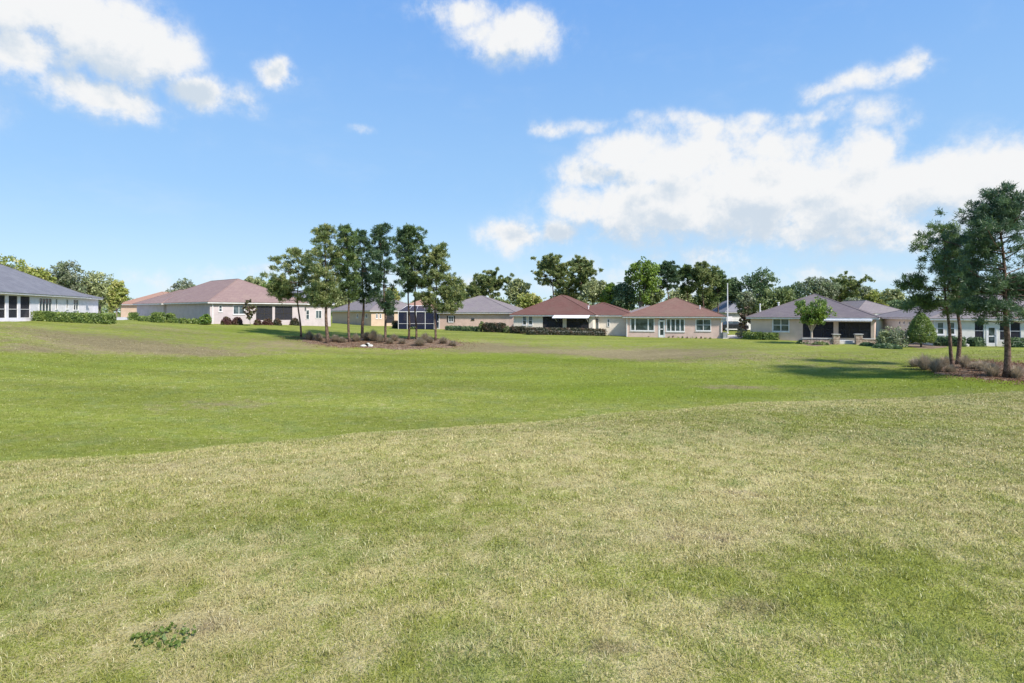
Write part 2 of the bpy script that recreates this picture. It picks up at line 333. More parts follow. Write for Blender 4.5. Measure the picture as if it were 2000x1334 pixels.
def leaf_mat(name, a, b, c, trans=.35):
    """a..b by leaf, with whole sprays of c"""
    m, n = mat(name); r = n.n('ShaderNodeAttribute', attribute_name='rnd').outputs['Fac']; cl = n.n('ShaderNodeAttribute', attribute_name='spray').outputs['Fac']
    col = n.mix(n.ss(cl, .35, .95), n.mix(r, a, b), c)
    d = n.n('ShaderNodeBsdfDiffuse'); t = n.n('ShaderNodeBsdfTranslucent'); n.l(col, d.inputs[0]); n.l(col, t.inputs[0])
    mx = n.n('ShaderNodeMixShader'); mx.inputs[0].default_value = trans; n.l(d.outputs[0], mx.inputs[1]); n.l(t.outputs[0], mx.inputs[2])
    gl = n.n('ShaderNodeBsdfGlossy'); gl.inputs['Roughness'].default_value = .5; m2 = n.n('ShaderNodeMixShader'); m2.inputs[0].default_value = .04
    n.l(mx.outputs[0], m2.inputs[1]); n.l(gl.outputs[0], m2.inputs[2]); finish(n, m2.outputs[0]); return m
L = {
 'pine': leaf_mat('pine_needles', (0.066, 0.122, 0.047), (0.143, 0.209, 0.077), (0.209, 0.286, 0.077)),
 'pine_light': leaf_mat('pale_sunlit_pine_needles', (0.109, 0.167, 0.058), (0.217, 0.275, 0.088), (0.373, 0.393, 0.148)),  # some crowns take this paler colour in place of sun shining through
 'pine_dark': leaf_mat('dark_pine_needles', (0.050, 0.101, 0.059), (0.101, 0.169, 0.081), (0.135, 0.204, 0.080)),
 'oak': leaf_mat('oak_leaves', (0.102, 0.146, 0.056), (0.204, 0.260, 0.090), (0.295, 0.338, 0.113)),
 'oak_dark': leaf_mat('dark_oak_leaves', (0.056, 0.107, 0.050), (0.126, 0.198, 0.079), (0.198, 0.269, 0.114)),
 'olive': leaf_mat('olive_leaves', (0.181, 0.214, 0.090), (0.337, 0.371, 0.159), (0.471, 0.496, 0.225)),
 'yellow': leaf_mat('yellow_green_leaves', (0.227, 0.278, 0.052), (0.401, 0.434, 0.096), (0.522, 0.487, 0.174)),
 'bright': leaf_mat('bright_green_leaves', (0.074, 0.142, 0.030), (0.165, 0.253, 0.044), (0.253, 0.358, 0.044)),
 'grey': leaf_mat('grey_green_leaves', (0.176, 0.197, 0.124), (0.310, 0.332, 0.208), (0.249, 0.310, 0.146)),
 'hedge': leaf_mat('hedge_leaves', (0.096, 0.155, 0.036), (0.217, 0.298, 0.072), (0.311, 0.383, 0.096)),
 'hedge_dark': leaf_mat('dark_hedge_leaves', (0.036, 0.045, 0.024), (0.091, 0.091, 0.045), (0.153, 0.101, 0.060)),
 'russet': leaf_mat('russet_leaves', (0.087, 0.036, 0.036), (0.174, 0.080, 0.065), (0.145, 0.123, 0.051)),
 'magnolia': leaf_mat('magnolia_leaves', (0.072, 0.072, 0.036), (0.232, 0.145, 0.102), (0.145, 0.174, 0.065)),
 'reed': leaf_mat('ornamental_grass', (.34, .27, .19), (.64, .54, .41), (.42, .40, .22), .45),
 'straw': leaf_mat('pine_straw_strands', (.13, .06, .035), (.34, .19, .11), (.3, .24, .11)),
 'weed': leaf_mat('clover_leaves', (.085, .135, .025), (.16, .23, .045), (.22, .28, .06)),
}

# ------------------------------------------------------------------ ground sheet
rng = np.random.default_rng(7)
def world_spot(u, v, ru, rv, y0=14.0):
    x, y, _ = hit(u, v, y0); ya = hit(u, v+rv, y0)[1]; yb = hit(u, v-rv, y0)[1]
    return x, y, ru/F*y, max(.3, (yb-ya)/2)
DRY = [world_spot(*a)+(s,) for a, s in [((230,675,170,14),.38),((60,682,60,12),.3),((300,640,140,6),.22),((120,650,160,8),.18),((1250,692,180,11),.45),((980,682,120,8),.25),((400,690,120,10),.2),
       ((560,672,90,10),.25),((450,790,120,14),.28),((300,800,60,8),.15),((1440,756,90,5),.42),((1480,700,120,7),.12),((930,675,60,8),.3),((690,730,100,6),.15),((1700,715,60,5),.1)]]
LUSH_AND_SHADE = [world_spot(*a)+(s,) for a, s in [((1180,765,130,14),.9),((1400,765,110,12),.9),((1700,738,260,8),.75),((1900,748,120,7),.9),((1050,700,200,8),.4),((480,648,90,8),.5),((1700,705,80,10),.35),((1100,735,260,18),.35),((250,770,260,40),.1)]]  # lush turf; spots left of both pine beds paint in the pines' shadow
def zones(x, y):
    """how dry and how lush the turf is, pine shadows tinted in as lush, by place on the ground"""
    x = np.asarray(x, float); y = np.asarray(y, float); t = x/np.maximum(y, .5)
    crest = np.interp(np.clip(t, -1.2, 1.2), [(u-HU)/F for u in (0, 500, 1000, 1500, 2000)], [6.6, 7.4, 9.3, 11, 12.4])
    near = 1/(1+np.exp((y-crest-1.0)/.35))
    dry = .37*near+.09*(1-near)
    lush = .0*near+.30*(1-near)
    # gentle change across the near lawn: straw towards the crest, greener close by on the right
    dry = dry+near*(.09*np.exp(-((y-6.6)/2.2)**2)-.12*np.exp(-((y-2.6)/1.0)**2)*np.clip(t+.3, 0, 1))
    toe = np.interp(np.clip(t, -1.2, 1.2), [(u-HU)/F for u in (0, 200, 500, 750, 1000, 1250, 1500, 2000)], [36, 40, 46, 47, 50, 46, 40, 33])+np.sin(x*.35)*.6+np.sin(x*.13+1)*.9
    bank = np.clip((y-toe)/1.6, 0, 1)*(1-.65*np.clip((y-toe-9)/8, 0, 1)); dry = dry-bank*.04; lush = lush+.30*np.exp(-((y-toe+3.2)/3.0)**2)*(1-near)
    for (cx, cy, rx, ry, s) in DRY: dry = dry+.25*s*np.exp(-((x-cx)/rx)**2-((y-cy)/ry)**2)*(1-near)
    for (cx, cy, rx, ry, s) in LUSH_AND_SHADE:
        gss = np.exp(-((x-cx)/rx)**2-((y-cy)/ry)**2)*(1-near); lush = lush+s*gss; dry = dry-.3*s*gss
    for (cx, cy, rx, ry, s) in [(1.3, 4.1, .55, .28, .45), (.65, 3.0, .5, .2, .4), (1.9, 4.9, .4, .2, .25), (-1.6, 2.9, .5, .18, .22), (.9, 4.6, .4, .2, .3), (-2.3, 3.6, .6, .25, .2), (-3.6, 6.2, .9, .5, .2), (.6, 2.6, .3, .2, .3)]:
        dry = dry+s*np.exp(-((x-cx)/rx)**2-((y-cy)/ry)**2)
    for (cx, cy, rx, ry, s) in [(1.3, 3.1, .9, .45, .4), (-1.2, 4.5, 1.4, .5, .4), (2.3, 3.6, .7, .5, .3), (.0, 2.5, .5, .3, .3), (5, 8.5, 3, 1.2, .35), (-3, 3.3, .6, .4, .25)]:
        e = np.exp(-((x-cx)/rx)**2-((y-cy)/ry)**2); dry = dry-.55*s*e; lush = lush+.32*s*e
    worn = .05*(1-near)
    for (cx, cy, rx, ry, s) in DRY: worn = worn+1.1*s*np.exp(-((x-cx)/rx)**2-((y-cy)/ry)**2)*(1-near)
    for (cx, cy, rx, ry, s) in [(1.72, 3.42, .30, .14, .5), (.5, 2.69, .28, .10, .5), (1.35, 3.1, .28, .12, .4), (-1.7, 2.9, .35, .12, .3), (2.2, 4.1, .3, .12, .35), (.2, 3.0, .2, .08, .3), (-.75, 2.6, .25, .08, .3), (-2.2, 3.5, .3, .12, .25)]:
        worn = worn+.9*s*np.exp(-((x-cx)/rx)**2-((y-cy)/ry)**2)
    worn = worn+.20*bank*(1-near)
    return dry, np.clip(lush, 0, 1), np.clip(worn, 0, 1)
ys = np.concatenate([np.array([-300, -120, -60, -30, -15, -8, -4, -2, -1]), np.arange(0, 18, .16), np.arange(18, 90, .4), 90*1.07**np.arange(1, 62)])
cs = np.sinh(np.linspace(-2.2, 2.2, 301))/np.sinh(2.2)*3.2
YY, CC = np.meshgrid(ys, cs, indexing='ij'); XX = CC*(np.abs(YY)+5); ZZ = height(XX, YY)
nr, nc = YY.shape; idx = np.arange(nr*nc).reshape(nr, nc)
Fq = np.stack([idx[:-1, :-1], idx[:-1, 1:], idx[1:, 1:], idx[1:, :-1]], -1).reshape(-1, 4)
dr, lu, wo_ = zones(XX.ravel(), YY.ravel())
gr = np_mesh('ground', np.stack([XX.ravel(), YY.ravel(), ZZ.ravel()], 1), Fq, LAWN, attrs={'dry': dr, 'lush': lu, 'worn': wo_}, smooth=True)
tag(gr, kind='structure')

# ------------------------------------------------------------------ grass blades (near lawn down to the crest, then coarse tufts in the basin)
def blades(x, y, h, wd, rnd, lean=.9):
    n = len(x); z = height(x, y)-.004; a = rng.uniform(0, 2*np.pi, n); b = rng.uniform(0, 2*np.pi, n)
    ln = rng.uniform(.15, lean, n); dx, dy = np.cos(a)*wd/2, np.sin(a)*wd/2
    lx, ly = np.cos(b)*ln, np.sin(b)*ln
    hz = 1/np.sqrt(1+ln*ln)
    V = np.zeros((n, 5, 3))
    V[:, 0] = np.stack([x-dx, y-dy, z], 1); V[:, 1] = np.stack([x+dx, y+dy, z], 1)
    mx, my, mz = x+lx*h*.45*hz, y+ly*h*.45*hz, z+h*.58*hz
    V[:, 2] = np.stack([mx+dx*.8, my+dy*.8, mz], 1); V[:, 3] = np.stack([mx-dx*.8, my-dy*.8, mz], 1)
    V[:, 4] = np.stack([x+lx*h*1.25*hz, y+ly*h*1.25*hz, z+h*.9*hz], 1)
    i = np.arange(n)[:, None]*5
    T = np.concatenate([i+[0, 1, 2], i+[0, 2, 3], i+[3, 2, 4]], 1).reshape(-1, 3)
    return V.reshape(-1, 3), T, np.repeat(rnd, 5)
def scatter(name, n, y0, y1, pw, hgt, wid, label, wpow):
    # density falls as y^-pw
    u = rng.uniform(0, 1, n*2); e = 2-pw
    y = (y0**e+u*(y1**e-y0**e))**(1/e); t = rng.uniform(-1.12, 1.12, n*2); x = t*(y+2.2)
    cr = np.interp(np.clip(x/y, -1.2, 1.2), [(q-HU)/F for q in (0, 500, 1000, 1500, 2000)], [6.6, 7.4, 9.3, 11, 12.4])
    return x, y, cr
x, y, cr = scatter('g', 680000, 1.5, 15, 1.25, 0, 0, '', 0)
k = y < cr+1.6; x, y = x[k], y[k]
n = len(x); rnd = rng.uniform(0, 1, n)
clump = np.sin(x*13+np.sin(y*9)*2)*np.sin(y*11+np.sin(x*7)*2)
h = rng.uniform(.018, .042, n)*(1+.45*clump)*np.clip(1.08-.03*y, .7, 1.0); wd = .0024*(np.maximum(y, 2)/2.2)**.8*rng.uniform(.7, 1.4, n)
V, T, rv = blades(x, y, h, wd, rnd, 1.5)
dr, lu, wo_ = zones(x, y)
o = np_mesh('grass', V, T, BLADE, attrs={'rnd': rv, 'dry': np.repeat(dr, 5), 'lush': np.repeat(lu, 5), 'worn': np.repeat(wo_, 5)}, k=3)
tag(o, 'short patchy green and straw coloured turf blades on the near lawn', 'grass', kind='stuff')
nb = 200000; u = rng.uniform(0, 1, nb); y = (13**.4+u*(48**.4-13**.4))**(1/.4); x = rng.uniform(-1.0, 1.0, nb)*y
cr = np.interp(np.clip(x/y, -1.2, 1.2), [(q-HU)/F for q in (0, 500, 1000, 1500, 2000)], [6.6, 7.4, 9.3, 11, 12.4])
k = y > cr+1.6; x, y = x[k], y[k]; n = len(x)
V, T, rv = blades(x, y, rng.uniform(.03, .07, n), .012*(y/14)*rng.uniform(.6, 1.3, n), rng.uniform(0, 1, n), 1.6)
dr, lu, wo_ = zones(x, y)
o = np_mesh('basin_grass', V, T, BLADE, attrs={'rnd': rv, 'dry': np.repeat(dr, 5), 'lush': np.repeat(lu, 5), 'worn': np.repeat(wo_, 5)}, k=3)
tag(o, 'green mown turf covering the shallow basin beyond the near lawn', 'grass', kind='stuff')

# ------------------------------------------------------------------ leaf geometry
def leafset(C, Rr, per, size, rg, flat=1.0, aspect=.55, shell=.35):
    """diamond leaves round spray centres C (n,3) with radii Rr"""
    C = np.asarray(C, float); n = len(C); Rr = np.broadcast_to(Rr, (n,))
    d = rg.normal(size=(n*per, 3)); d /= np.linalg.norm(d, axis=1)[:, None]
    r = (shell+(1-shell)*rg.uniform(0, 1, n*per)**.7)*np.repeat(Rr, per)
    P = np.repeat(C, per, 0)+d*r[:, None]*np.array([1, 1, flat])
    a = rg.normal(size=(n*per, 3)); a /= np.linalg.norm(a, axis=1)[:, None]
    b = np.cross(a, d+rg.normal(size=d.shape)*.7); b /= np.linalg.norm(b, axis=1)[:, None]+1e-9
    s = size*rg.uniform(.6, 1.4, n*per)[:, None]
    V = np.stack([P-a*s, P+b*s*aspect, P+a*s, P-b*s*aspect], 1).reshape(-1, 3)
    Fc = np.arange(len(V)).reshape(-1, 4)
    rnd = np.repeat(rg.uniform(0, 1, n*per), 4); sp = np.repeat(np.repeat(rg.uniform(0, 1, n), per), 4)
    return V, Fc, rnd, sp
def needleset(C, Dn, per, ln, wd, rg):
    C = np.asarray(C, float); Dn = np.asarray(Dn, float); n = len(C); q = n*per
    d = rg.normal(size=(q, 3))+np.repeat(Dn, per, 0)*.8; d /= np.linalg.norm(d, axis=1)[:, None]
    P = np.repeat(C, per, 0)+rg.normal(size=(q, 3))*.06
    a = np.cross(d, rg.normal(size=(q, 3))); a /= np.linalg.norm(a, axis=1)[:, None]+1e-9
    L_ = ln*rg.uniform(.6, 1.25, q)[:, None]
    V = np.stack([P-a*wd*.3, P+d*L_*.55-a*wd, P+d*L_, P+d*L_*.55+a*wd], 1).reshape(-1, 3)
    Fc = np.arange(len(V)).reshape(-1, 4)
    return V, Fc, np.repeat(rg.uniform(0, 1, q), 4), np.repeat(np.repeat(rg.uniform(0, 1, n), per), 4)
def crown_obj(name, parts, mt, parent):
    V = []; Fc = []; r = []; s = []; b = 0
    for (v, f, a, c) in parts: V.append(v); Fc.append(f+b); r.append(a); s.append(c); b += len(v)
    return np_mesh(name, np.concatenate(V), np.concatenate(Fc), mt, parent, {'rnd': np.concatenate(r), 'spray': np.concatenate(s)})

def pine(u, v, path, vtop, ul, ur, vbot, label, seed, mt='pine', group=None, rad=.15, lobes=(), dens=1.0, fork=False, base=None):
    """a pine whose trunk follows path [(u,v)...] above its foot at (u,v); crown spans ul..ur and vtop..vbot"""
    rg = np.random.default_rng(seed)
    if base: bx, by, bz = base
    else: bx, by, bz = hit(u, v)
    t = empty('pine_tree', (bx, by, bz), 0, label, 'tree', group)
    pts = [(0, 0, -.15)]+[(X(a, by)-bx, rg.uniform(-.15, .15), Zv(b, by)-bz) for a, b in path]
    Ht = Zv(vtop, by)-bz; hb = Zv(vbot, by)-bz
    tz = np.array([p[2] for p in pts]); tx = np.array([p[0] for p in pts]); ty = np.array([p[1] for p in pts])
    zs = np.linspace(-.15, Ht-.25, 16); cx = np.interp(zs, tz, tx)+np.sin(zs*1.3+seed)*.05; cy = np.interp(zs, tz, ty)
    rr = [rad*(1.25 if i == 0 else 1)*(1-.9*max(0, z/Ht)**.8) for i, z in enumerate(zs)]
    tb = MB(); tb.tube(list(zip(cx, cy, zs)), rr, 8)
    C = []; Dn = []
    Rl, Rr_ = (HU*0+(path[-1][0]-ul))/F*by, (ur-path[-1][0])/F*by
    Rl = max(Rl, .5)*1.22; Rr_ = max(Rr_, .5)*1.22
    nl = int((Ht-hb)/.27); z = hb
    for i in range(nl):
        f = i/(nl-1); z = hb+(Ht-hb)*f*.97
        px = float(np.interp(z, zs, cx)); py = float(np.interp(z, zs, cy))
        prof_ = (.62+.5*math.sin(min(1, f*1.9)*math.pi/2))*(1-max(0, f-.5)/.5*.78)
        for q in range(rg.integers(2, 5) if f < .9 else 3):
            if rg.uniform() > .93*dens+.1: continue
            a = rg.uniform(0, 2*np.pi); wgt = .5+.5*math.cos(a); RR = (Rr_*wgt+Rl*(1-wgt)); RR = RR if abs(math.cos(a)) > .5 else (Rr_+Rl)/2
            ln = max(.35, RR*prof_*rg.uniform(.55, 1.12))
            rise = rg.uniform(.12, .62)*ln*(.5+f*.9)-(.12*ln if f < .2 else 0)
            e = np.array([px+math.cos(a)*ln, py+math.sin(a)*ln, z+rise]); s0 = np.array([px, py, z])
            mid = s0*.5+e*.5+np.array([0, 0, -.08*ln])
            r0 = min(.04, max(.012, .034*(1-f*.6)*ln/1.8))
            tb.tube([s0, mid, e], [r0, r0*.7, .008], 4, False)
            nt = max(2, int(ln*1.62*dens))
            for w_ in range(nt):
                g_ = 1.04-.74*rg.uniform(0, 1)**1.15; base_ = s0*(1-g_)+e*g_+np.array([0, 0, -.08*ln*math.sin(g_*math.pi)])
                off_ = rg.normal(size=3)*np.array([.26, .26, .15])*(.5+ln*.25)
                c = base_+off_; dd = (e-s0)/ln+np.array([0, 0, .7]); dd /= np.linalg.norm(dd)
                for q2 in range(4): C.append(c+rg.normal(size=3)*np.array([.15, .15, .10])); Dn.append(dd)
                if rg.uniform() < .35: tb.tube([base_, c], [.012, .006], 3, False)
    if fork:
        z0 = Zv(583, by)-bz; p0 = np.array([float(np.interp(z0, zs, cx)), 0, z0])
        for dxp, dzp in ((-.75, 1.1), (.95, .8), (.3, 1.6)):
            tb.tube([p0, p0+np.array([dxp*.5, .1, dzp*.4]), p0+np.array([dxp, .2, dzp])], [.07, .055, .025], 6, False)
    for (lu_, lv, lru, lrv, cnt) in lobes:
        c0 = np.array([X(lu_, by)-bx, 0, Zv(lv, by)-bz]); rx, rz = lru/F*by, lrv/F*by
        zt = c0[2]-.3; s0 = np.array([float(np.interp(zt, zs, cx)), 0, zt]); tb.tube([s0, (s0+c0)/2+np.array([0, 0, -.1]), c0], [.045, .035, .012], 5, False)
        for q in range(cnt):
            d = rg.normal(size=3); d /= np.linalg.norm(d); c = c0+d*np.array([rx, rx*.7, rz])*rg.uniform(.2, 1)**.5
            C += [c, c+rg.normal(size=3)*.13]; Dn += [(0, 0, 1)]*2
            if q % 6 == 0: tb.tube([c0, c], [.015, .006], 3, False)
    tb.build('trunk', M['bark'], t, True)
    sc_ = by/50
    crown_obj('crown', [needleset(C, Dn, 28, .26*max(.9, sc_**.5), .026*max(.75, sc_), rg)], L[mt], t)
    return t

def broad(u, vtop, half, vbot, y, label, seed, mt, name='tree', leaf=.16, nspray=130, per=16, gap=.0, vbase=None, group=None, flat=.8, trunk=None, cat='tree', lobes=None, trunk_r=.16, srad=.5):
    """a broadleaf tree: crown from several uneven lobes filled with leaf sprays, trunk and limbs reaching into them"""
    rg = np.random.default_rng(seed); bx = X(u, y); bz = H1(bx, y); t = empty(name, (bx, y, bz), 0, label, cat, group)
    zt = Zv(vtop, y)-bz; zb = max(.1, Zv(vbot, y)-bz); hw = half/F*y; hh = (zt-zb)/2; zc = (zt+zb)/2
    if lobes is None:
        lobes = [(0, .35, .62, .6)]
        for i in range(6):
            a = rg.uniform(-1, 1); b_ = rg.uniform(-.55, .6); lobes.append((a*.62, b_*.8, rg.uniform(.3, .48), rg.uniform(.3, .5)))
    C = []; tb = MB(); tr = trunk_r*max(.6, zt/9)
    tb.tube([(0, 0, -.3), (rg.uniform(-.1, .1), 0, zb*.6), (rg.uniform(-.2, .2), 0, zc)], [tr*1.2, tr*.85, tr*.35], 7)
    tot = sum(l[2]*l[3] for l in lobes)
    for (lx, lz, rx, rz) in lobes:
        c0 = np.array([lx*hw, rg.uniform(-.4, .4)*hw*.7, zc+lz*hh]); rx_, rz_ = rx*hw, rz*hh
        s0 = np.array([0, 0, zb*.75+.2*(zc-zb)]); tb.tube([s0, (s0+c0)/2+np.array([0, 0, -.06*hh]), c0], [tr*.5, tr*.33, tr*.1], 5, False)
        for i in range(max(4, int(nspray*rx*rz/tot))):
            d = rg.normal(size=3); d /= np.linalg.norm(d); rr = rg.uniform(.35, 1)**.45
            c = c0+d*np.array([rx_, rx_*.9, rz_])*rr
            if gap and rg.uniform() < gap: continue
            C.append(c)
            if i % 5 == 0: tb.tube([c0, c], [tr*.12, tr*.04], 3, False)
    tb.build('trunk', M['greybark'], t, True)
    C = np.array(C); sr = srad*(hw/3.0)**.5*rg.uniform(.6, 1.3, len(C))
    crown_obj('crown', [leafset(C, sr, per, leaf, rg, flat)], L[mt], t)
    return t

def hedge(u0, v0, u1, v1, hpx, label, seed, mt='hedge', name='hedge', dep=.9, cat='hedge', group=None, leaf=.06, rnd_=False, dens=230, flare=1.0):
    rg = np.random.default_rng(seed); a = np.array(hit(u0, v0)); b = np.array(hit(u1, v1)); c = (a+b)/2
    if abs(a[1]-b[1]) > 1.8*abs(a[0]-b[0])+2: b[1] = a[1]; b[0] = X(u1, a[1])
    ln = float(np.hypot(b[0]-a[0], b[1]-a[1])); ang = math.atan2(b[1]-a[1], b[0]-a[0]); hh = hpx/F*c[1]
    c = (a+b)/2; c[1] += dep*.4; c[2] = H1(c[0], c[1])-.03
    t = empty(name, tuple(c), ang, label, cat, group)
    core = MB()
    nx = max(2, int(ln/.25)); ny = 4; nz = 4; hl = ln/2; dp = dep/2
    # rounded core of twigs and shade-side leaves
    def shp(i, j):      # around the section
        th = j/12*math.pi; cx = -hl+ln*i/nx; e = 1
        if rnd_: e = math.sqrt(max(.02, 1-(2*i/nx-1)**2))
        p_ = 2.0 if rnd_ else 5.0
        cs_, sn_ = math.cos(th), math.sin(th)
        k_ = (abs(cs_)**p_+abs(sn_)**p_)**(-1/p_)
        return cx, cs_*k_*dp*.88*e, max(0, sn_*k_*hh*.88*(e if rnd_ else 1))
    for i in range(nx+1):
        for j in range(13):
            x_, y_, z_ = shp(i, j); zz = H1(c[0]+x_*math.cos(ang)-y_*math.sin(ang), c[1]+x_*math.sin(ang)+y_*math.cos(ang))-c[2] if ln > 3 else 0
            core.v.append((x_*.97, y_, z_+zz-.02))
    for i in range(nx):
        for j in range(12): q = i*13+j; core.f.append((q, q+13, q+14, q+1))
    core.f.append(tuple(range(12, -1, -1))); core.f.append(tuple(nx*13+j for j in range(13)))
    # leaves over the surface
    area = (ln+dep)*(2*hh+dep); nL = int(min(9000, area*dens)); P = np.zeros((nL, 3))
    ii = rg.uniform(0, nx, nL); jj = rg.uniform(0, 12, nL)
    cap = rg.uniform(0, 1, nL) < (2*dep*hh)/area/1.3
    for q in range(nL):
        if cap[q] and not rnd_:
            x_ = rg.choice([-hl, hl]); y_ = rg.uniform(-dp, dp)*.95; z_ = rg.uniform(0, hh)*.95
        else:
            x_, y_, z_ = shp(ii[q], jj[q]); y_ *= 1.1; z_ *= 1.12
        P[q] = (x_, y_, z_)
    if ln > 3: P[:, 2] += height(c[0]+P[:, 0]*math.cos(ang), c[1]+P[:, 0]*math.sin(ang))-c[2]
    P += rg.normal(size=P.shape)*.06
    lf = leafset(P, .04, 1, leaf*1.35, rg); sp_ = np.repeat(.5+.5*np.sin(P[:, 0]*2.1+seed)*np.sin(P[:, 2]*5+P[:, 0]*5), 4)
    crown_obj('foliage', [(lf[0], lf[1], lf[2], sp_)], L[mt], t)
    core.build('branches', L[mt], t, True)
    return t
def bush(u, v, wpx, hpx, label, seed, mt='hedge', name='shrub', group=None, leaf=.07, n=60, per=14, cat='shrub', flat=1.0):
    rg = np.random.default_rng(seed); x, y, z = hit(u, v); t = empty(name, (x, y, z), 0, label, cat, group); rx = wpx/2/F*y; h = hpx/F*y
    d = rg.normal(size=(n, 3)); d /= np.linalg.norm(d, axis=1)[:, None]; d[:, 2] = np.abs(d[:, 2])
    C = d*rg.uniform(.2, 1, (n, 1))**.4*np.array([rx*.82, rx*.82, h*.8])+np.array([0, 0, h*.1])
    crown_obj('foliage', [leafset(C, rx*.25, per, leaf, rg)], L[mt], t)
    tb = MB()
    for c in C[::6]: tb.tube([(0, 0, -.05), c*.5+np.array([0, 0, .03]), c], [.025, .015, .006], 4, False)
    tb.build('stem', M['greybark'], t); return t
def reed(u, v, wpx, hpx, label, seed, group, mt='reed'):
    rg = np.random.default_rng(seed); x, y, z = hit(u, v); R0 = wpx/1.7/F*y; h = hpx*1.2/F*y; n = 700
    a = rg.uniform(0, 2*np.pi, n); ln = rg.uniform(.1, 1, n); d = np.stack([np.cos(a)*ln*R0, np.sin(a)*ln*R0, h*(1-.45*ln**2)*rg.uniform(.45, 1.15, n)], 1)
    s = np.stack([np.cos(a), np.sin(a), 0*a], 1)*rg.uniform(0, .12, (n, 1)); p = np.stack([-np.sin(a), np.cos(a), 0*a], 1)*.013*(y/40)
    m_ = s+d*np.array([.4, .4, .7]); e = s+d*np.array([1, 1, 1])+rg.normal(size=(n, 3))*.05
    V = np.stack([s-p, s+p, m_+p, m_-p, e], 1); V = np.concatenate([V[:, [0, 1, 2, 3]], V[:, [3, 2, 4, 4]]+np.array([0, 0, 0])], 0)
    V[n:, 3] = V[n:, 2]+p*.3
    V = V.reshape(-1, 3); V[:, 2] -= .02
    r = rg.uniform(0, 1, n); r = np.repeat(np.concatenate([r, r]), 4)
    o = np_mesh('ornamental_grass', V, np.arange(len(V)).reshape(-1, 4), L[mt], None, {'rnd': r, 'spray': r*.6})
    o.location = (x, y, z); return tag(o, label, 'grass clump', group)

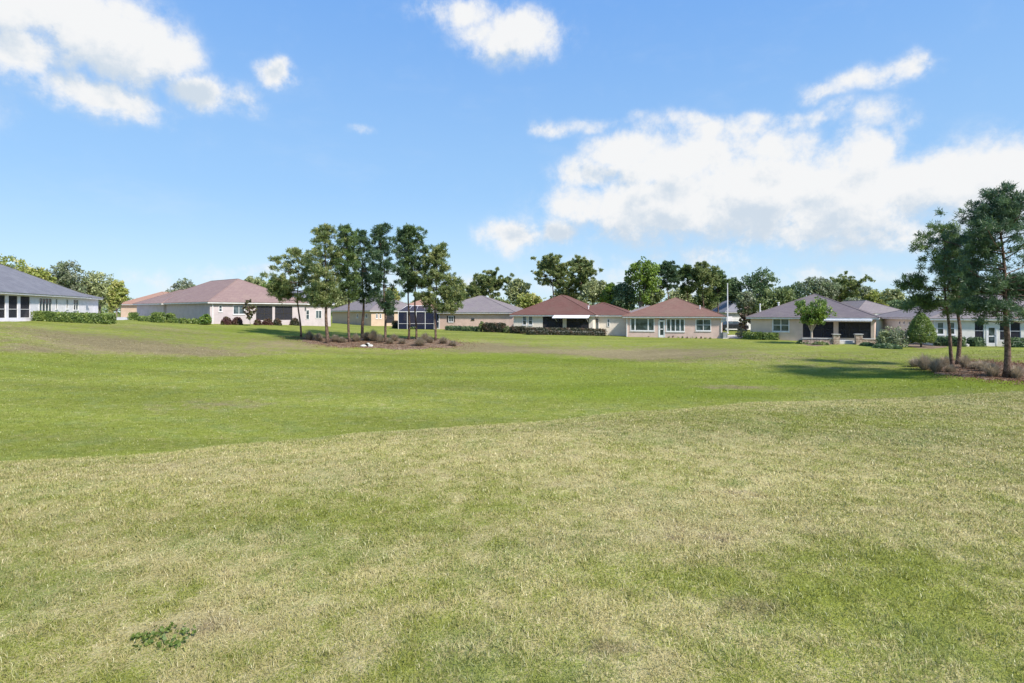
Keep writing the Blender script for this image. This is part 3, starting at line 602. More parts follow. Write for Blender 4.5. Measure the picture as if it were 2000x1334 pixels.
# ------------------------------------------------------------------ houses
class House:
    def __init__(s, label, left, right, D, zb, wall, roof, h, wh=2.6, over=.42, W=None, name='house', roof_inset=0, trim='trim'):
        a = np.array([X(*left), left[1]]); b = np.array([X(*right), right[1]]); d = b-a; s.W = W or float(np.hypot(*d)); s.D = D
        s.ang = math.atan2(d[1], d[0]); s.O = a; s.ex = d/np.hypot(*d); s.ey = np.array([-s.ex[1], s.ex[0]]); s.zb = zb; s.wh = wh
        s.e = empty(name, (a[0], a[1], zb), s.ang, label, 'house'); s.wm = M[wall]; s.trim = M[trim]; s.rm = M[roof]
        s.holes = {'F': [], 'L': [], 'R': []}; s.over = over
        s.rects = [(0, s.W, 0, D, h, roof)]
    def S(s, u, side='F', off=0):
        t = (u-HU)/F
        o, d = {'F': (s.O+s.ey*off, s.ex), 'L': (s.O+s.ex*off, s.ey), 'R': (s.O+s.ex*(s.W+off), s.ey)}[side]
        return float((t*o[1]-o[0])/(d[0]-t*d[1]))
    def dist(s, q, side='F', off=0):
        o, d = {'F': (s.O+s.ey*off, s.ex), 'L': (s.O+s.ex*off, s.ey), 'R': (s.O+s.ex*(s.W+off), s.ey)}[side]
        return float((o+d*q)[1])
    def rect(s, r, side='F', off=0):
        u0, u1, v0, v1 = r; a, b = s.S(u0, side, off), s.S(u1, side, off); y = s.dist((a+b)/2, side, off)
        return min(a, b), max(a, b), Zv(v1, y)-s.zb, Zv(v0, y)-s.zb
    def bx(s, mb, side, a, b, z0, z1, d0, d1, off=0):
        """box on a wall: a..b along it, z0..z1, d0..d1 inwards from its face"""
        if side == 'F': mb.box(a, b, off+d0, off+d1, z0, z1)
        elif side == 'L': mb.box(off+d0, off+d1, a, b, z0, z1)
        else: mb.box(s.W+off-d1, s.W+off-d0, a, b, z0, z1)
    def window(s, r, nx=2, ny=1, side='F', fw=.07, frame=None, cols=None, name='window', bar=.05):
        a, b, z0, z1 = s.rect(r, side) if len(r) == 4 and r[0] > 30 or side == 'P' else r
        s.holes[side].append((a, b, z0, z1)); fb = MB(); m = frame or s.trim
        for q in ((a, a+fw, z0, z1), (b-fw, b, z0, z1), (a+fw, b-fw, z0, z0+fw), (a+fw, b-fw, z1-fw, z1)): s.bx(fb, side, *q, -.035, .10)
        s.bx(fb, side, a-.05, b+.05, z0-.07, z0-.003, -.07, .002)
        for i in range(1, nx): c = a+(b-a)*i/nx if cols is None else a+(b-a)*cols[i-1]; s.bx(fb, side, c-bar/2, c+bar/2, z0+fw, z1-fw, -.02, .09)
        for i in range(1, ny): c = z0+(z1-z0)*i/ny; s.bx(fb, side, a+fw, b-fw, c-bar*.35, c+bar*.35, -.01, .085)
        w_ = fb.build(name, m, s.e); pb = MB(); s.bx(pb, side, a+fw*.5, b-fw*.5, z0+fw*.5, z1-fw*.5, .03, .05); pb.build('pane', M['glass'], w_); return w_
    def door(s, r, side='F', glass=.6, half=True):
        a, b, z0, z1 = s.rect(r, side); z0 = .02; s.holes[side].append((a, b, z0, z1)); fb = MB(); fw = .10
        for q in ((a, a+fw, z0, z1), (b-fw, b, z0, z1), (a+fw, b-fw, z1-fw, z1)): s.bx(fb, side, *q, -.03, .12)
        s.bx(fb, side, a+fw, b-fw, z0, z0+.28, 0, .06); s.bx(fb, side, a+fw, b-fw, z0+(z1-z0)*.47, z0+(z1-z0)*.53, 0, .06)
        s.bx(fb, side, a+fw, a+fw+.1, z0+.28, z1-fw, 0, .055); s.bx(fb, side, b-fw-.1, b-fw, z0+.28, z1-fw, 0, .055)
        w_ = fb.build('door', s.trim, s.e); pb = MB(); s.bx(pb, side, a+fw+.08, b-fw-.08, z0+.2, z1-fw-.01, .03, .045); pb.build('pane', M['glass'], w_)
        hb = MB(); s.bx(hb, side, b-fw-.09, b-fw-.02, .98, 1.04, -.06, -.001); hb.build('handle', M['metal'], w_)
    def surf(s, r, off, side='F', nx=1, ny=1, name='window'):
        a, b, z0, z1 = s.rect(r, side, off); fb = MB(); fw = .07
        for q in ((a, a+fw, z0, z1), (b-fw, b, z0, z1), (a+fw, b-fw, z0, z0+fw), (a+fw, b-fw, z1-fw, z1)): s.bx(fb, side, *q, -.06, -.002, off)
        for i in range(1, nx): c = a+(b-a)*i/nx; s.bx(fb, side, c-.025, c+.025, z0+fw, z1-fw, -.05, -.002, off)
        for i in range(1, ny): c = z0+(z1-z0)*i/ny; s.bx(fb, side, a+fw, b-fw, c-.02, c+.02, -.045, -.003, off)
        w_ = fb.build(name, s.trim, s.e); pb = MB(); s.bx(pb, side, a+fw*.6, b-fw*.6, z0+fw*.6, z1-fw*.6, -.03, -.0025, off); pb.build('pane', M['glass'], w_)
    def porch(s, bays, v0, v1, side='F', depth=3.0, screen='screen', mull=2, frame='bronze', kick=.0, furn=True):
        """one recessed room behind one or more screened bays (each bay u0,u1)"""
        RR = [s.rect((u0, u1, v0, v1), side) for u0, u1 in bays]
        z0 = max(.05, min(r[2] for r in RR)); z1 = min(2.45, max(r[3] for r in RR)); A, B = min(r[0] for r in RR), max(r[1] for r in RR)
        rm = MB(); A2, B2 = A-.1, B+.1; dp = depth
        s.bx(rm, side, A2, B2, 0, 2.52, dp, dp+.1); s.bx(rm, side, A2-.1, A2, 0, 2.52, .16, dp); s.bx(rm, side, B2, B2+.1, 0, 2.52, .16, dp)
        s.bx(rm, side, A2, B2, 2.5, 2.55, .16, dp-.002); s.bx(rm, side, A2, B2, -.02, .04, .16, dp-.002); rm.build('porch_room', s.wm, s.e)
        # sliding glass door at the back of the porch
        gb = MB(); c0, c1 = A+(B-A)*.25, A+(B-A)*.62; s.bx(gb, side, c0, c1, .08, 2.1, dp-.03, dp-.006); gd = gb.build('sliding_door', M['glass'], s.e)
        fb = MB()
        for q in (c0, (c0+c1)/2, c1): s.bx(fb, side, q-.04, q+.04, .05, 2.16, dp-.06, dp-.031)
        s.bx(fb, side, c0-.04, c1+.04, 2.1, 2.18, dp-.062, dp-.033); s.bx(fb, side, c0-.04, c1+.04, .045, .09, dp-.062, dp-.033)
        fb.build('frame', s.trim, gd)
        for (a, b, _, _) in RR:
            s.holes[side].append((a, b, z0, z1)); sb = MB(); s.bx(sb, side, a, b, z0, z1, .06, .064); scn = sb.build('screen', M[screen], s.e)
            fb = MB(); k = .05
            for i in range(mull+1): c = a+k/2+(b-a-k)*i/mull; s.bx(fb, side, c-k/2, c+k/2, z0, z1, .03, .058)
            s.bx(fb, side, a, b, z0, z0+k, .02, .03); s.bx(fb, side, a, b, z1-k, z1, .02, .03); s.bx(fb, side, a, b, z0+.85, z0+.9, .02, .03)
            fb.build('screen_frame', M[frame], scn)
        if furn:      # table and two chairs standing in the porch
            def P3(a_, d_): 
                l_ = {'F': (a_, d_), 'L': (d_, a_), 'R': (s.W-d_, a_)}[side]; w_ = s.O+s.ex*l_[0]+s.ey*l_[1]; return w_
            c = P3(A+(B-A)*.7, 1.4); patio_set(float(c[0]), float(c[1]), s.zb+.04, s.ang, furn)
        return A, B, z0, z1
    def wing(s, x0, x1, y0, y1, h, roof): s.rects.append((x0, x1, y0, y1, h, roof))
    def walls(s):
        T = .15
        for k, (x0, x1, y0, y1, h, roof) in enumerate(s.rects):
            mb = MB(); zt = s.wh-(.004*k)
            def panel(side, a, b, holes, d0=0, off=0):
                xs = sorted({a, b}|{min(max(q, a), b) for hh in holes for q in hh[:2]}); zs = sorted({-.6, zt}|{min(max(q, -.6), zt) for hh in holes for q in hh[2:]})
                for i in range(len(xs)-1):
                    for j in range(len(zs)-1):
                        cx, cz = (xs[i]+xs[i+1])/2, (zs[j]+zs[j+1])/2
                        if xs[i+1]-xs[i] < 1e-4 or zs[j+1]-zs[j] < 1e-4: continue
                        if any(hh[0] < cx < hh[1] and hh[2] < cz < hh[3] for hh in holes): continue
                        if side == 'F': mb.box(xs[i], xs[i+1], y0, y0+T, zs[j], zs[j+1])
                        elif side == 'L': mb.box(x0, x0+T, xs[i], xs[i+1], zs[j], zs[j+1])
                        elif side == 'R': mb.box(x1-T, x1, xs[i], xs[i+1], zs[j], zs[j+1])
            hf = [hh for hh in s.holes['F'] if hh[0] >= x0-.01 and hh[1] <= x1+.01] if (k == 0 or y0 < .8) else []
            panel('F', x0, x1, hf)
            panel('L', y0+T, y1-T, s.holes['L'] if k == 0 or x0 < 0 else []); panel('R', y0+T, y1-T, s.holes['R'] if k == 0 or x1 > s.W else [])
            mb.box(x0, x1, y1-T, y1, -.6, zt)
            mb.build('wall', s.wm, s.e)
            o = s.over-.012*k; a0, a1, b0, b1 = x0-o, x1+o, y0-o, y1+o; z = s.wh-.02*k; fb = MB(); t = .04
            fb.box(a0, a1, b0, b0+t, z-.16, z+.02); fb.box(a0, a1, b1-t, b1, z-.16, z+.02); fb.box(a0, a0+t, b0+t, b1-t, z-.16, z+.02); fb.box(a1-t, a1, b0+t, b1-t, z-.16, z+.02)
            fb.box(a0+t, a1-t, b0+t, b1-t, z+.0, z+.012); fb.build('fascia', s.trim, s.e)
            # hip roof with a slight drip beyond the fascia
            e = .05; a0 -= e; a1 += e; b0 -= e; b1 += e; w_, d_ = a1-a0, b1-b0; zt = z+.025; r = MB(); n_ = min(w_, d_)/2
            if w_ > d_: r0, r1 = (a0+n_, (b0+b1)/2), (a1-n_, (b0+b1)/2)
            else: r0, r1 = ((a0+a1)/2, b0+n_), ((a0+a1)/2, b1-n_)
            p = [(a0, b0, zt), (a1, b0, zt), (a1, b1, zt), (a0, b1, zt)]; q = [(a, b, zt-.03) for a, b, _ in p]
            R0, R1 = (*r0, zt+h), (*r1, zt+h)
            if w_ > d_: fs = [[p[0], p[1], R1, R0], [p[1], p[2], R1], [p[2], p[3], R0, R1], [p[3], p[0], R0]]
            else: fs = [[p[0], p[1], R0], [p[1], p[2], R1, R0], [p[2], p[3], R1], [p[3], p[0], R0, R1]]
            for f_ in fs: r.poly(f_)
            for i in range(4): r.poly([q[i], q[(i+1) % 4], p[(i+1) % 4], p[i]])
            r.poly(q[::-1]); ro = r.build('roof', M[roof], s.e)
            cp = MB()
            for A_, B_ in ((p[0], R0), (p[1], R0 if w_ <= d_ else R1), (p[2], R1), (p[3], R1 if w_ <= d_ else R0), (R0, R1)):
                A_, B_ = Vector(A_), Vector(B_)
                if (A_-B_).length > .1: cp.tube([A_, B_], [.055, .055], 5)
            cp.build('ridge_cap', M[roof], ro)
    def pipe(s, x, y, z0, z1, r=.06, name='vent_pipe', mt='trim'):
        mb = MB(); mb.tube([(x, y, z0), (x, y, z1)], [r, r], 8); mb.tube([(x, y, z1-.02), (x, y, z1+.1)], [r*1.6, r*1.5], 8); mb.build(name, M[mt], s.e)
    def spout(s, side, a):
        mb = MB(); s.bx(mb, side, a-.05, a+.05, .05, s.wh-.16, -.1, -.003); mb.build('downspout', s.trim, s.e)
def patio_set(x, y, z, ang, lab):
    t = empty('patio_table', (x, y, z), ang, 'round patio table in '+lab, 'table'); mb = MB()
    mb.tube([(0, 0, .70), (0, 0, .74)], [.5, .5], 20); mb.build('tabletop', M['furn'], t); mb = MB(); mb.tube([(0, 0, .03), (0, 0, .70)], [.04, .04], 8); mb.tube([(0, 0, 0), (0, 0, .03)], [.25, .22], 14); mb.build('leg', M['furn'], t)
    for dx, side in ((-.85, 'left'), (.85, 'right')):
        c, s_ = math.cos(ang), math.sin(ang); ch = empty('patio_chair', (x+dx*c, y+dx*s_, z), ang+(math.pi if dx > 0 else 0), '%s patio chair in %s' % (side, lab), 'chair')
        mb = MB(); mb.box(-.24, .24, -.24, .24, .42, .47); mb.build('seat', M['furn'], ch)
        mb = MB()
        for i in range(5): mb.box(-.24, -.21, -.22+i*.1, -.18+i*.1, .47, .92)
        mb.box(-.245, -.205, -.24, .24, .92, .97); mb.build('backrest', M['furn'], ch)
        for a_ in (-.22, .19):
            for b_ in (-.22, .19): mb = MB(); mb.box(a_, a_+.03, b_, b_+.03, 0, .42); mb.build('leg', M['furn'], ch)

# --- white house at the left edge
h = House('long white house with grey hip roof at the left edge', (-108, 45.4), (168, 71.5), 12, -.72, 'white_wall', 'grey_roof', 3.45)
h.porch([(-60, -22), (-16, 11), (17, 35), (40, 59)], 578, 621, mull=1, frame='trim', furn='the white porch at the left edge')
h.window((76, 101, 582, 612), 4, 1); h.window((108, 112, 583, 604), 1, 2); h.window((129, 133, 584, 604), 1, 2); h.window((143, 153, 585, 606), 2, 2)
sW = h.S(197); h.wing(h.W-9, sW, .3, 8.5, 1.45, 'grey_roof')
h.pipe(h.S(-12), 4.5, 4.6, 5.4, .12, 'chimney_vent', 'bronze'); h.walls()
# --- pink house, second from the left
h = House('pale pink house with faded pink roof and blue-grey roofed wing', (410, 69), (560, 76.6), 21, -1.5, 'pink_wall', 'pink_roof', 3.3, wh=2.75, W=12.5, name='house')
h.ang
h.window((427, 434, 596, 609), 1, 2); h.window((455, 478, 597, 614), 2, 1, frame=M['trim'])
h.porch([(500, 532), (537, 571)], 598, 625, mull=2, furn='the dark porch of the pale pink house')
h.surf((597, 604, 605, 624), .5, ny=2); h.surf((616, 628, 606, 622), .5, nx=2); h.surf((582, 590, 604, 627), .5, name='door')
h.wing(-.3, 8.5, 14, 24.5, 2.1, 'pink_roof'); h.wing(11.5, 16.9, .5, 10, 1.9, 'blue_roof'); h.spout('F', .3); h.walls()
lamp = None
# --- tan house behind the pines
h = House('tan and cream house behind the row of pines', (725, 94), (790, 98), 16, -2.3, 'tan_wall', 'mauve_roof', 2.5, W=10)
h.window((734, 738, 613, 622), 1, 2); h.window((741, 745, 613, 622), 1, 2); h.porch([(755, 770)], 610, 631, mull=1, furn=None)
a = h.S(697, 'L'); h.holes['L'] += []; h.window((697, 700, 613, 621), 1, 1, 'L'); h.window((714, 718, 613, 621), 1, 1, 'L')
h.walls()
# --- rose house with mauve roof
h = House('rose house with mauve roof between the pines and the red-roofed house', (832, 85), (1003, 82), 13, -2.62, 'rose_wall', 'mauve_roof', 2.6)
h.window((876, 886, 617, 629), 2, 1); h.door((851, 859, 612, 641))
for q in (874.3, 887.6): sh = MB(); a = h.S(q); h.bx(sh, 'F', a-.09, a+.09, h.rect((876, 886, 617, 629))[2], h.rect((876, 886, 617, 629))[3], -.04, -.003); sh.build('shutter', M['bronze'], h.e)
h.window((920.5, 926.5, 622, 625), 1, 1, name='vent', frame=M['bronze']); h.walls()
# pool cage in front of it
x0, x1, yc = X(778, 81), X(848, 81), 81.0
t = empty('pool_cage', (x0, yc, H1((x0+x1)/2, yc)), 0, 'screened pool cage with white frame and dark blue mesh behind the pines', 'pool cage'); Wc = x1-x0
sb = MB(); sb.box(.02, Wc-.02, .03, .034, 0, 2.5); sb.box(.03, .034, .04, 3.8, 0, 2.5); sb.box(Wc-.034, Wc-.03, .04, 3.8, 0, 2.5)
sb.poly([(0, 0, 2.53), (Wc, 0, 2.53), (Wc-.9, 1.6, 3.35), (.9, 1.6, 3.35)]); sb.poly([(.9, 1.6, 3.35), (Wc-.9, 1.6, 3.35), (Wc-.9, 3.6, 3.35), (.9, 3.6, 3.35)])
sb.build('screen', M['bluescreen'], t)
fb = MB()
for i in range(5): a = i*Wc/4; fb.box(a-.03, a+.03, -.04, .028, 0, 2.5); b = .9+(Wc-1.8)*i/4; fb.tube([(a, 0, 2.5), (b, 1.6, 3.35), (b, 3.6, 3.35)], [.025, .025, .025], 4)
fb.box(-.05, Wc+.05, -.05, -.042, 2.45, 2.52); fb.box(-.05, Wc+.05, -.05, -.042, .78, .82); fb.tube([(.9, 1.6, 3.35), (Wc-.9, 1.6, 3.35)], [.05, .05], 4); fb.build('frame', M['trim'], t)
# --- red-roofed cream house
h = House('cream house with dark red-brown roof and white awning over its porch', (1003, 76.5), (1158, 73.3), 15, -2.95, 'cream_wall', 'red_roof', 2.75)
h.window((1020.5, 1028.5, 617, 635), 1, 2); h.window((1032, 1040.5, 617, 635), 1, 2)
h.porch([(1060, 1099), (1106.5, 1150)], 617, 641, mull=3, furn='the porch under the white awning')
a, b, z0, z1 = h.rect((1084, 1158, 616, 620)); aw = MB(); z = h.wh+.01
aw.poly([(a, -.44, z-.02), (b-.3, -.44, z-.02), (b-.3, -1.7, z-.34), (a, -1.7, z-.34)]); aw.poly([(a, -1.7, z-.37), (b-.3, -1.7, z-.37), (b-.3, -.44, z-.07), (a, -.44, z-.07)]); aw.poly([(a, -1.7, z-.42), (b-.3, -1.7, z-.42), (b-.3, -1.7, z-.34), (a, -1.7, z-.34)])
awn = aw.build('awning', M['awning'], h.e)
for q in (a+.3, b-.6): ab = MB(); ab.tube([(q, -.02, z-.9), (q, -1.65, z-.40)], [.025, .025], 5); ab.build('awning_arm', M['trim'], awn)
dw = h.W; h.wing(dw-4, dw+4.6, 2.2, 13, 1.7, 'red_roof'); h.surf((1162, 1170, 621, 645), 2.2, name='door'); h.surf((1186, 1191, 623, 638), 2.2, ny=2)
h.pipe(h.W-1.2, 3.6, 3.0, 3.75, .09); h.walls()
x_ = h.O+h.ex*(dw+2)+h.ey*2.12
# --- pinkish house with all its windows
h = House('pinkish beige house with faded red hip roof, white door and big white windows', (1223, 72), (1411, 68.2), 15, -3.12, 'beige_wall', 'brick_roof', 2.45)
h.window((1231, 1278.5, 621, 646.5), 3, 1, cols=(.20, .74), bar=.16, fw=.11)
h.door((1286, 1299, 627, 658)); h.window((1287.5, 1299, 622.3, 626), 1, 1, fw=.04)
h.window((1301, 1337.5, 622, 648), 4, 1, bar=.13, fw=.11); h.window((1358.5, 1389, 623, 646.5), 2, 2, fw=.10, bar=.08)
h.spout('F', h.W-.12); h.spout('F', .1); h.pipe(h.W-2.6, 1.8, 3.0, 3.9, .05); h.wing(-1.6, 5, 6, 14, 1.5, 'mauve_roof'); h.walls()
# --- far garage house
h = House('white house with grey-blue roof and garage door, far back behind the white pole', (1419, 101), (1466, 101), 12, -2.95, 'white_wall', 'blue_roof', 2.2, W=6.5, wh=3.0)
a = 1.0; h.holes['F'].append((1.0, 5.6, .03, 2.2)); gd = MB()
for i in range(4): gd.box(1.0, 5.6, .08, .12, .03+i*.545, .03+i*.545+.53)
gd.build('garage_door', M['trim'], h.e); h.walls()
# --- plum-roofed house
h = House('beige house with plum-brown roof and two dark porch bays', (1466, 66.5), (1708, 59.8), 14, -3.18, 'beige2_wall', 'plum_roof', 2.75)
h.window((1508.5, 1542, 622, 648), 2, 2, fw=.11, bar=.09)
h.porch([(1568, 1628), (1637.5, 1701)], 629, 659, mull=3, furn='the porch of the plum-roofed house')
a, b, _, _ = h.rect((1605, 1704, 620, 626)); z = h.wh-.18; aw = MB(); nn = 34
aw.poly([(a, -.44, z), (b, -.44, z), (b, -.85, z-.06), (a, -.85, z-.06)]); aw.poly([(a, -.44, z-.03), (a, -.85, z-.09), (b, -.85, z-.09), (b, -.44, z-.03)])
for i in range(nn):
    p0 = a+(b-a)*i/nn; p1 = a+(b-a)*(i+1)/nn; pm = (p0+p1)/2; q = (p1-p0)*.1
    aw.poly([(p0+q, -.86, z-.05), (p1-q, -.86, z-.05), (p1-q, -.86, z-.16), (pm, -.86, z-.22), (p0+q, -.86, z-.16)])
aw.build('awning', M['awning'], h.e)
h.pipe(h.S(1480), 1.4, 2.9, 4.1, .07); h.pipe(h.S(1512), 3.2, 3.4, 4.3, .09); h.walls(); HP = h
# --- blue-grey roofs between
h = House('house with pale blue-grey roof, half hidden past the plum roof', (1672, 88), (1775, 88), 14, -2.9, 'grey_wall', 'mauve_roof', 2.1, wh=2.7); h.walls()
# --- pale house behind the right-hand pines
h = House('pale cream house with mauve roof behind the right-hand pines', (1822, 55.5), (2060, 52.5), 20, -3.2, 'pale_wall', 'mauve_roof', 2.6, W=17)
h.window((1829, 1844.5, 628.5, 654), 1, 2, fw=.10, bar=.09); h.window((1851, 1866, 628.5, 654), 1, 2, fw=.10, bar=.09)
h.porch([(1903, 1922), (1952, 1966), (1973, 1994)], 629, 664, mull=1, frame='trim', furn=None); h.door((1926, 1948, 638, 673))
for q in (1756, 1764.5, 1775): h.window((q, q+3, 627, 634), 1, 1, 'L')
h.spout('F', .12); h.walls()
# --- far orange roofs
h = House('far house with orange roof at the left, between tree and pink house', (236, 112), (300, 112), 14, -1.0, 'tan_wall', 'orange_roof', 2.6, W=10); h.walls()
h = House('far house with orange tiled roof seen between pine trunks', (770, 118), (862, 118), 14, -2.2, 'tan_wall', 'orange_roof', 2.3); h.walls()

# ------------------------------------------------------------------ small structures and yard things
def draped(name, pts, mt, lift, label=None, kind='structure', seed=0, jag=.25, sub=26, cat=None):
    """flat bed that follows the ground: outline of pixel points on the ground, filled by a fan of rings"""
    rg = np.random.default_rng(seed); P = np.array([hit(*p)[:2] for p in pts]); n = len(P); Q = []
    for i in range(n):
        a, b, c, d = P[i-1], P[i], P[(i+1) % n], P[(i+2) % n]
        for k in range(8):
            t = k/8; Q.append(.5*((2*b)+(-a+c)*t+(2*a-5*b+4*c-d)*t*t+(-a+3*b-3*c+d)*t**3))
    Q = np.array(Q); c = Q.mean(0); kk = np.arange(n*8); wv = 1+jag*.35*(np.sin(kk*.55+seed)+np.sin(kk*1.27+seed*2))*.5; Q = c+(Q-c)*wv[:, None]+rg.normal(size=(n*8, 2))*jag*.3; m_ = len(Q); V = [(c[0], c[1])]; Fs = []
    for r in range(1, sub+1): V += [tuple(c+(q-c)*r/sub) for q in Q]
    for i in range(m_):
        j = (i+1) % m_; Fs.append((0, 1+i, 1+j))
        for r in range(sub-1): Fs.append((1+r*m_+i, 1+(r+1)*m_+i, 1+(r+1)*m_+j, 1+r*m_+j))
    V = np.array(V); r_ = np.concatenate([[0]]+[np.full(m_, r/sub) for r in range(1, sub+1)])
    z = height(V[:, 0], V[:, 1])+lift*np.where(r_ >= 1, -1.5, 1)+rg.uniform(0, .03, len(V))*(r_ < 1)*(jag > .1)
    mb = MB(); mb.v = [(a, b, q) for (a, b), q in zip(V, z)]; mb.f = Fs; o = mb.build(name, M[mt], None, True); tag(o, label, cat, None, kind); return o
draped('mulch_bed', [(584, 660), (620, 661), (700, 661), (790, 661), (860, 663), (905, 671), (872, 679), (790, 682), (700, 679), (640, 676), (598, 668)], 'mulch', .03, seed=2)
draped('mulch_bed', [(1800, 716), (1850, 706), (1930, 706), (2010, 712), (2120, 720), (2110, 752), (2000, 746), (1930, 741), (1850, 733)], 'mulch', .03, seed=3)
draped('planting_bed', [(1560, 668), (1580, 664), (1640, 666), (1625, 673), (1585, 676)], 'mulch', .02, seed=4, jag=.1)
draped('planting_bed', [(1765, 672), (1800, 669), (1850, 671), (1845, 679), (1790, 680)], 'mulch', .02, seed=5, jag=.1)
draped('driveway', [(205, 619.5), (265, 620.5), (262, 623.5), (207, 623)], 'concrete', .04, seed=6, jag=0)
draped('driveway', [(1421, 655), (1445, 655), (1452, 660), (1420, 660)], 'concrete', .03, seed=7, jag=0)
draped('patio', [(-60, 627.5), (58, 623), (60, 627), (-60, 634)], 'concrete', .04, seed=8, jag=0)

def straw(pts, n, label, seed):
    global rng
    P = np.array([hit(*p)[:2] for p in pts]); c = P.mean(0); r_ = np.random.default_rng(seed); a = r_.uniform(0, len(P), n); i = a.astype(int); f = (a-i)[:, None]
    e = P[i]*(1-f)+P[(i+1) % len(P)]*f; k = (r_.uniform(0, 1, n)**.5*r_.choice([1, 1, 1.12, 1.3], n))[:, None]; q = c+(e-c)*k
    V, T, rv = blades(q[:, 0], q[:, 1], r_.uniform(.06, .14, n), r_.uniform(.02, .045, n), r_.uniform(0, 1, n), 2.5); V[:, 2] += .03
    o = np_mesh('pine_straw', V, T, L['straw'], None, {'rnd': rv, 'spray': rv*.5}, k=3); tag(o, label, 'pine straw', kind='stuff')
straw([(584, 660), (620, 661), (700, 661), (790, 661), (860, 663), (905, 671), (872, 679), (790, 682), (700, 679), (640, 676), (598, 668)], 16000, 'brown fallen pine needles strewn over and round the middle bed', 1)
straw([(1800, 716), (1850, 706), (1930, 706), (2010, 712), (2120, 720), (2110, 752), (2000, 746), (1930, 741), (1850, 733)], 14000, 'brown fallen pine needles strewn over and round the right bed', 2)

# white pole
x, y = X(1421, 84), 84; z = H1(x, y); t = empty('flagpole', (x, y, z), 0, 'tall slim white pole beside the pinkish house', 'pole'); mb = MB(); top = Zv(555, y)-z
mb.tube([(0, 0, -.2), (0, 0, top*.6), (0, 0, top)], [.10, .085, .06], 8); mb.build('shaft', M['trim'], t); mb = MB(); mb.tube([(0, 0, top), (0, 0, top+.1), (0, 0, top+.16)], [.05, .09, .03], 8); mb.build('finial', M['trim'], t)
mb = MB(); mb.tube([(0, 0, -.1), (0, 0, .12)], [.22, .2], 10); mb.build('base', M['concrete'], t)

# stone patio wall of the plum-roofed house with its pillars, one wall with pillars as parts
def patio_wall(ua, ub, v0, y_, label, pil):
    xa, xb = X(ua, y_), X(ub, y_-.9); z = H1((xa+xb)/2, y_); ang = math.atan2(-.9, xb-xa); ln = math.hypot(xb-xa, .9)
    t = empty('stone_wall', (xa, y_, z), ang, label, 'garden wall'); mb = MB(); rg = random.Random(int(ua)); x = 0
    while x < ln-.05:
        w_ = min(ln-x, rg.uniform(.28, .5)); zz = -.15
        for c in range(3):
            hh = rg.uniform(.19, .25); mb.box(x+.008, x+w_-.008, rg.uniform(0, .03), .3, zz, zz+hh-.008); zz += hh
        x += w_
    mb.build('stonework', M['stone'], t); cb = MB(); cb.box(-.02, ln+.02, -.05, .34, .56, .62); cb.build('coping', M['concrete'], t)
    for q in pil:
        s_ = (X(q, y_)-xa); mb = MB()
        for k in range(5): o = rg.uniform(0, .03); mb.box(s_-.3+o, s_+.3-o, -.16+o, .44, -.15+k*.23, .07+k*.23)
        p_ = mb.build('pillar', M['stone'], t); mb = MB(); mb.box(s_-.36, s_+.36, -.22, .5, .993, 1.06); mb.build('cap', M['concrete'], p_)
patio_wall(1567, 1628, 662, 58.2, 'low stone patio wall behind the crape myrtle', (1626,))
patio_wall(1673, 1745, 665, 56.8, 'low stone patio wall right of the patio steps, beside the flowering shrub', (1677, 1742))
x, y = X(1636, 57.4), 57.4; z = H1(x, y); t = empty('steps', (x, y, z), -.1, 'pale patio steps between the two stone pillars', 'steps')
for k in range(2): mb = MB(); mb.box(0, 1.85, k*.35, 2.0, -.1, .17*(k+1)); mb.build('step', M['concrete'], t)

# air conditioners
def ac(u, v, hpx, label):
    x, y, z = hit(u, v); s_ = hpx/F*y; t = empty('air_conditioner', (x, y, z), .3, label, 'air conditioner', ); q = s_*.42
    mb = MB(); mb.box(-q-.1, q+.1, -q-.1, q+.1, -.1, .06); mb.build('base', M['concrete'], t)
    mb = MB()
    for i in range(14): zz = .08+(s_-.12)*i/14; mb.box(-q, q, -q, q, zz, zz+(s_-.12)/14*.6)
    mb.box(-q+.03, q-.03, -q+.03, q-.03, .07, s_-.05); mb.build('casing', M['metal'], t)
    mb = MB(); mb.tube([(0, 0, s_-.05), (0, 0, s_)], [q*.85, q*.8], 18); mb.build('fan_grille', M['dark'], t)
ac(320, 628, 15, 'grey air conditioner between clipped shrubs by the pale pink house')
ac(1198, 652, 11, 'dark air conditioner box at the right end of the cream house')
ac(1413.5, 661, 12, 'small air conditioner at the right corner of the pinkish house')
# drain outlet with pale stones in the pine bed
x, y, z = hit(716, 677); t = empty('drain_outlet', (x, y, z), 0, 'small pale drain outlet with dark mouth at the front of the pine bed', 'drain'); mb = MB()
mb.tube([(0, .6, .12), (0, -.1, .12)], [.2, .2], 14, False); mb.build('pipe', M['concrete'], t); mb = MB(); mb.tube([(0, .35, .12), (0, .3, .12)], [.17, .17], 12); mb.build('mouth', M['dark'], t)
def rock(u, v, s_, label, seed, group=None):
    rg = np.random.default_rng(seed); x, y, z = hit(u, v); me = bpy.data.meshes.new('rock'); import bmesh; bm = bmesh.new(); bmesh.ops.create_icosphere(bm, subdivisions=2, radius=s_)
    ph = rg.uniform(0, 6, 6)
    for v_ in bm.verts: c = v_.co; f_ = 1+.18*math.sin(c.x/s_*2.3+ph[0])+.15*math.sin(c.y/s_*3.1+ph[1])+.1*math.sin(c.z/s_*4+ph[2]); v_.co = Vector((c.x*f_*1.2, c.y*f_, c.z*f_*.65))
    bm.to_mesh(me); bm.free(); me.materials.append(M['rock']); o = link(bpy.data.objects.new('rock', me)); o.location = (x, y, z+s_*.25); o.rotation_euler = (0, 0, ph[3]); tag(o, label, 'rock', group)
rock(710, 677.5, .24, 'pale rock left of the drain outlet in the pine bed', 1); rock(723.5, 677.8, .22, 'pale rock right of the drain outlet in the pine bed', 2)
